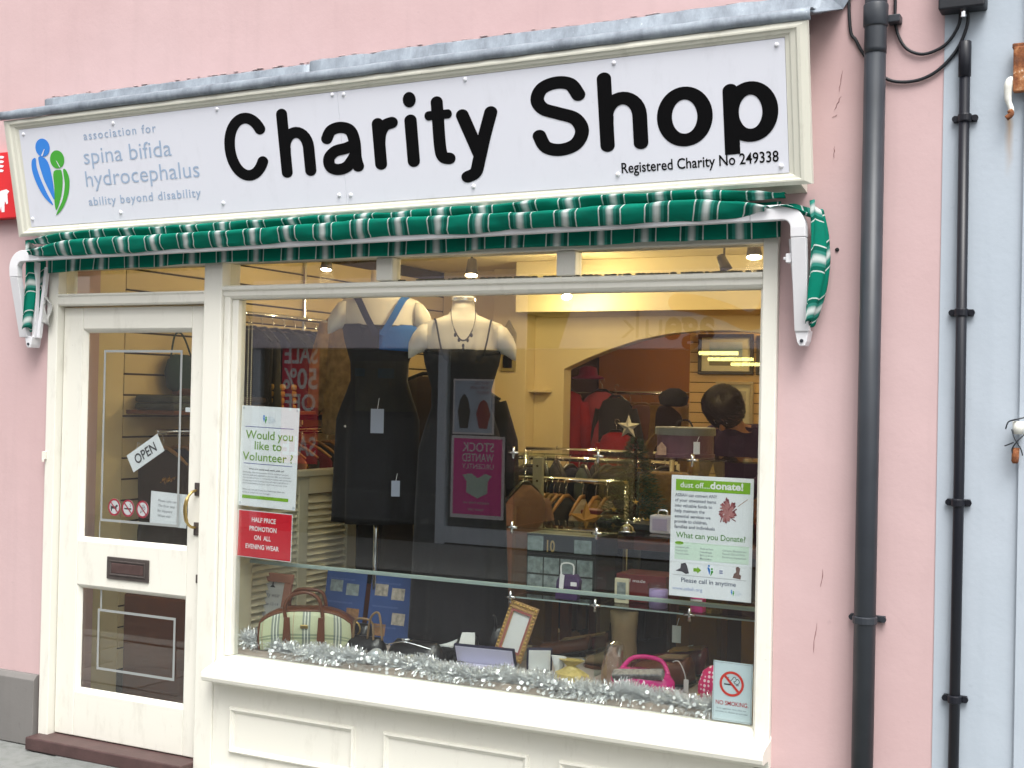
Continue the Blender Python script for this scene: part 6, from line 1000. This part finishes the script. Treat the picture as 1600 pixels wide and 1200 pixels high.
for i in range(150):  # white discs stand in for glints of light on the tinsel
    u = rr.random(); a = rr.uniform(0, 2 * PI); c = Vector((.01 + 2.08 * u, .056 + rr.uniform(-.012, .004), .556 + rr.uniform(-.03, .036))); R0 = rr.uniform(.004, .0085); nrm = Vector((rr.gauss(.15, .3), -1, rr.gauss(.5, .4))).normalized(); e1 = nrm.cross(Vector((0, 0, 1))).normalized(); e2 = nrm.cross(e1); mb.add([c + (e1 * math.cos(2 * PI * k / 9) + e2 * math.sin(2 * PI * k / 9)) * R0 for k in range(9)], [tuple(range(9))])
tag(mb.build('tinsel_glints', mat('glint_white', (.95, .96, .98, 1), .35, metal=.35, var=.02), tn), kind='stuff')
# ------------------------------------------------------------------ the person behind the counter
def skin_body(name, joints, bones, m, parent, lv=2):
    me = bpy.data.meshes.new(name); o0 = ORG[parent]; keys = list(joints); me.from_pydata([tuple(Vector(joints[k][0]) - o0) for k in keys], [(keys.index(a), keys.index(b)) for a, b in bones], []); o = bpy.data.objects.new(name, me); COL.objects.link(o); o.parent = parent; ORG[o] = o0
    o.modifiers.new('skin', 'SKIN'); sv = me.skin_vertices[0].data
    for i, k in enumerate(keys): r_ = joints[k][1]; sv[i].radius = r_ if isinstance(r_, tuple) else (r_, r_); sv[i].use_root = (i == 0)
    md = o.modifiers.new('sub', 'SUBSURF'); md.levels = lv; md.render_levels = lv; me.materials.append(MATS[m]); return o
px, py = 1.30, 2.93
ps = thing('person', 'person with dark hair in a dark purple top bending over the counter', 'person', (px, py, .05)); mat('skin', (.42, .22, .14, 1), .5, var=.05); mat('hair_dark', (.018, .012, .008, 1), .45, var=.4, vs=40, bump=.6, bs=90); cloth('purple_cloth', (.035, .014, .06, 1)); cloth('trouser_cloth', (.015, .015, .018, 1))
J = {'hip': ((px, py + .06, 1.0), (.15, .11)), 'waist': ((px, py + .02, 1.15), (.14, .10)), 'chest': ((px, py - .06, 1.35), (.165, .11)), 'neck': ((px - .005, py - .13, 1.475), .055), 'head0': ((px - .02, py - .21, 1.535), (.065, .07)), 'head1': ((px - .03, py - .29, 1.58), (.078, .09)), 'head2': ((px - .03, py - .35, 1.60), (.065, .07)),
     'shl': ((px - .17, py - .07, 1.42), .062), 'ell': ((px - .21, py - .20, 1.20), .047), 'wrl': ((px - .08, py - .42, 1.09), .032), 'hal': ((px - .03, py - .47, 1.08), (.03, .018)), 'shr': ((px + .17, py - .07, 1.42), .062), 'elr': ((px + .21, py - .20, 1.20), .047), 'wrr': ((px + .08, py - .42, 1.09), .032), 'har': ((px + .04, py - .47, 1.08), (.03, .018)),
     'hl': ((px - .09, py + .06, .93), .09), 'kl': ((px - .10, py + .02, .52), .062), 'al': ((px - .10, py + .08, .11), .042), 'tl': ((px - .11, py - .08, .075), .035), 'hr': ((px + .09, py + .06, .93), .09), 'kr': ((px + .10, py + .02, .52), .062), 'ar': ((px + .10, py + .08, .11), .042), 'tr': ((px + .11, py - .08, .075), .035)}
B = [('hip', 'waist'), ('waist', 'chest'), ('chest', 'neck'), ('neck', 'head0'), ('head0', 'head1'), ('head1', 'head2'), ('chest', 'shl'), ('shl', 'ell'), ('ell', 'wrl'), ('wrl', 'hal'), ('chest', 'shr'), ('shr', 'elr'), ('elr', 'wrr'), ('wrr', 'har'), ('hip', 'hl'), ('hl', 'kl'), ('kl', 'al'), ('al', 'tl'), ('hip', 'hr'), ('hr', 'kr'), ('kr', 'ar'), ('ar', 'tr')]
for s, h_ in ((-1, 'hal'), (1, 'har')):
    hx, hy, hz = J[h_][0]
    for q, (dx, dl) in enumerate(((-.024, .052), (-.008, .062), (.008, .06), (.023, .048))): J[h_ + 'k%d' % q] = ((hx + dx, hy - .03, hz - .002), .0095); J[h_ + 'f%d' % q] = ((hx + dx * 1.1, hy - .03 - dl * .6, hz - .008), .0085); J[h_ + 'e%d' % q] = ((hx + dx * 1.1, hy - .035 - dl * .85, hz - .018), .007); B += [(h_, h_ + 'k%d' % q), (h_ + 'k%d' % q, h_ + 'f%d' % q), (h_ + 'f%d' % q, h_ + 'e%d' % q)]
    J[h_ + 't'] = ((hx - s * .035, hy - .005, hz), .010); J[h_ + 'u'] = ((hx - s * .045, hy - .035, hz - .006), .0085); B += [(h_, h_ + 't'), (h_ + 't', h_ + 'u')]
skin_body('body', J, B, 'skin', ps)
gr = lambda k, f, add=.012: (J[k][0], tuple(x * f + add for x in J[k][1]) if isinstance(J[k][1], tuple) else J[k][1] * f + add)
skin_body('top', {k: gr(k, 1.08) for k in ('hip', 'waist', 'chest', 'neck', 'shl', 'ell', 'wrl', 'shr', 'elr', 'wrr')}, [('hip', 'waist'), ('waist', 'chest'), ('chest', 'neck'), ('chest', 'shl'), ('shl', 'ell'), ('ell', 'wrl'), ('chest', 'shr'), ('shr', 'elr'), ('elr', 'wrr')], 'purple_cloth', ps)
skin_body('trousers', {k: gr(k, 1.08) for k in ('hip', 'hl', 'kl', 'al', 'hr', 'kr', 'ar')}, [('hip', 'hl'), ('hl', 'kl'), ('kl', 'al'), ('hip', 'hr'), ('hr', 'kr'), ('kr', 'ar')], 'trouser_cloth', ps)
for s in (-1, 1): tag(MB().loft([[(px + s * .11 + w_ * math.cos(a), y, .051 + h_ * (1 + math.sin(a)) * .5) for a in [2 * PI * k / 12 for k in range(12)]] for y, w_, h_ in ((py - .14, .02, .04), (py - .10, .045, .06), (py, .045, .09), (py + .11, .04, .09), (py + .13, .02, .06))]).build('shoe', 'black_leather', ps, smooth=True))
HM = Matrix.Translation((px - .03, py - .29, 1.585)) @ Matrix.Rotation(math.radians(62), 4, 'X')      # bowed head: crown towards the window, face to the counter
mb = MB(); rr = random.Random(2); mb.loft([ell(0, .02 + dy, z, rx, ry, 22, lambda k: rr.uniform(-.04, .04)) for z, rx, ry, dy in ((-.14, .055, .04, .075), (-.06, .092, .07, .045), (-.01, .104, .092, .02), (.045, .108, .106, .0), (.085, .098, .10, -.005), (.115, .072, .076, -.005), (.13, .03, .035, 0))]); 
for i in range(420):                                  # loose strands over the crown
    a = rr.uniform(0, 2 * PI); p = [(math.cos(a + .25 * q) * rx, .01 + math.sin(a + .25 * q) * rx * .98, z) for q, (rx, z) in enumerate(((.02, .135), (.07, .122), (.102, .088), (.112, .04), (.108, -.02), (.10, -.07)))]; j = [rr.uniform(-.006, .010) for _ in p]
    mb.tube([Vector(c_) * (1 + d_ * 6 * .1) + Vector((d_, d_ * .6, d_ * .3)) for c_, d_ in zip(p, j)], .0016, 3)
mb.xf(HM); mb.build('hair', 'hair_dark', ps, smooth=True)
for s_ in (-1, 1): mb = MB(); mb.ball((s_ * .03, -.083, .005), .010, 10, 6); mb.xf(HM); mb.build('eye', 'white_print', ps, smooth=True); mb = MB(); mb.ball((s_ * .082, .0, -.005), .022, 8, 6, sx=.4, sz=1.4); mb.xf(HM); mb.build('ear', 'skin', ps, smooth=True)
mb = MB(); mb.loft([ell(0, -.086 - d_, z, w_, w_, 10) for z, w_, d_ in ((-.045, .014, .006), (-.035, .017, .016), (-.015, .011, .010), (.005, .008, .0))]); mb.xf(HM); mb.build('nose', 'skin', ps, smooth=True); mb = MB(); mb.tube([(-.022, -.078, -.068), (0, -.086, -.071), (.022, -.078, -.068)], [.003, .006, .003], 8); mb.xf(HM); mb.build('mouth', mat('lip', (.35, .10, .08, 1), .5), ps, smooth=True)

for o_ in list(COL.objects):                          # true sizes of the small goods on the bed
    k_ = {'pink_purse': 1.5, 'spotted_purse': 1.15, 'ring_box': 1.25, 'scent_bottle': 1.3, 'loafer': 1.3, 'gold_gift_packet': 1.3, 'slingback_shoe': 1.25, 'jewellery_case': 1.12}.get(o_.name.split('.')[0])
    if k_ and o_.parent is None: o_.scale = (k_, k_, k_)
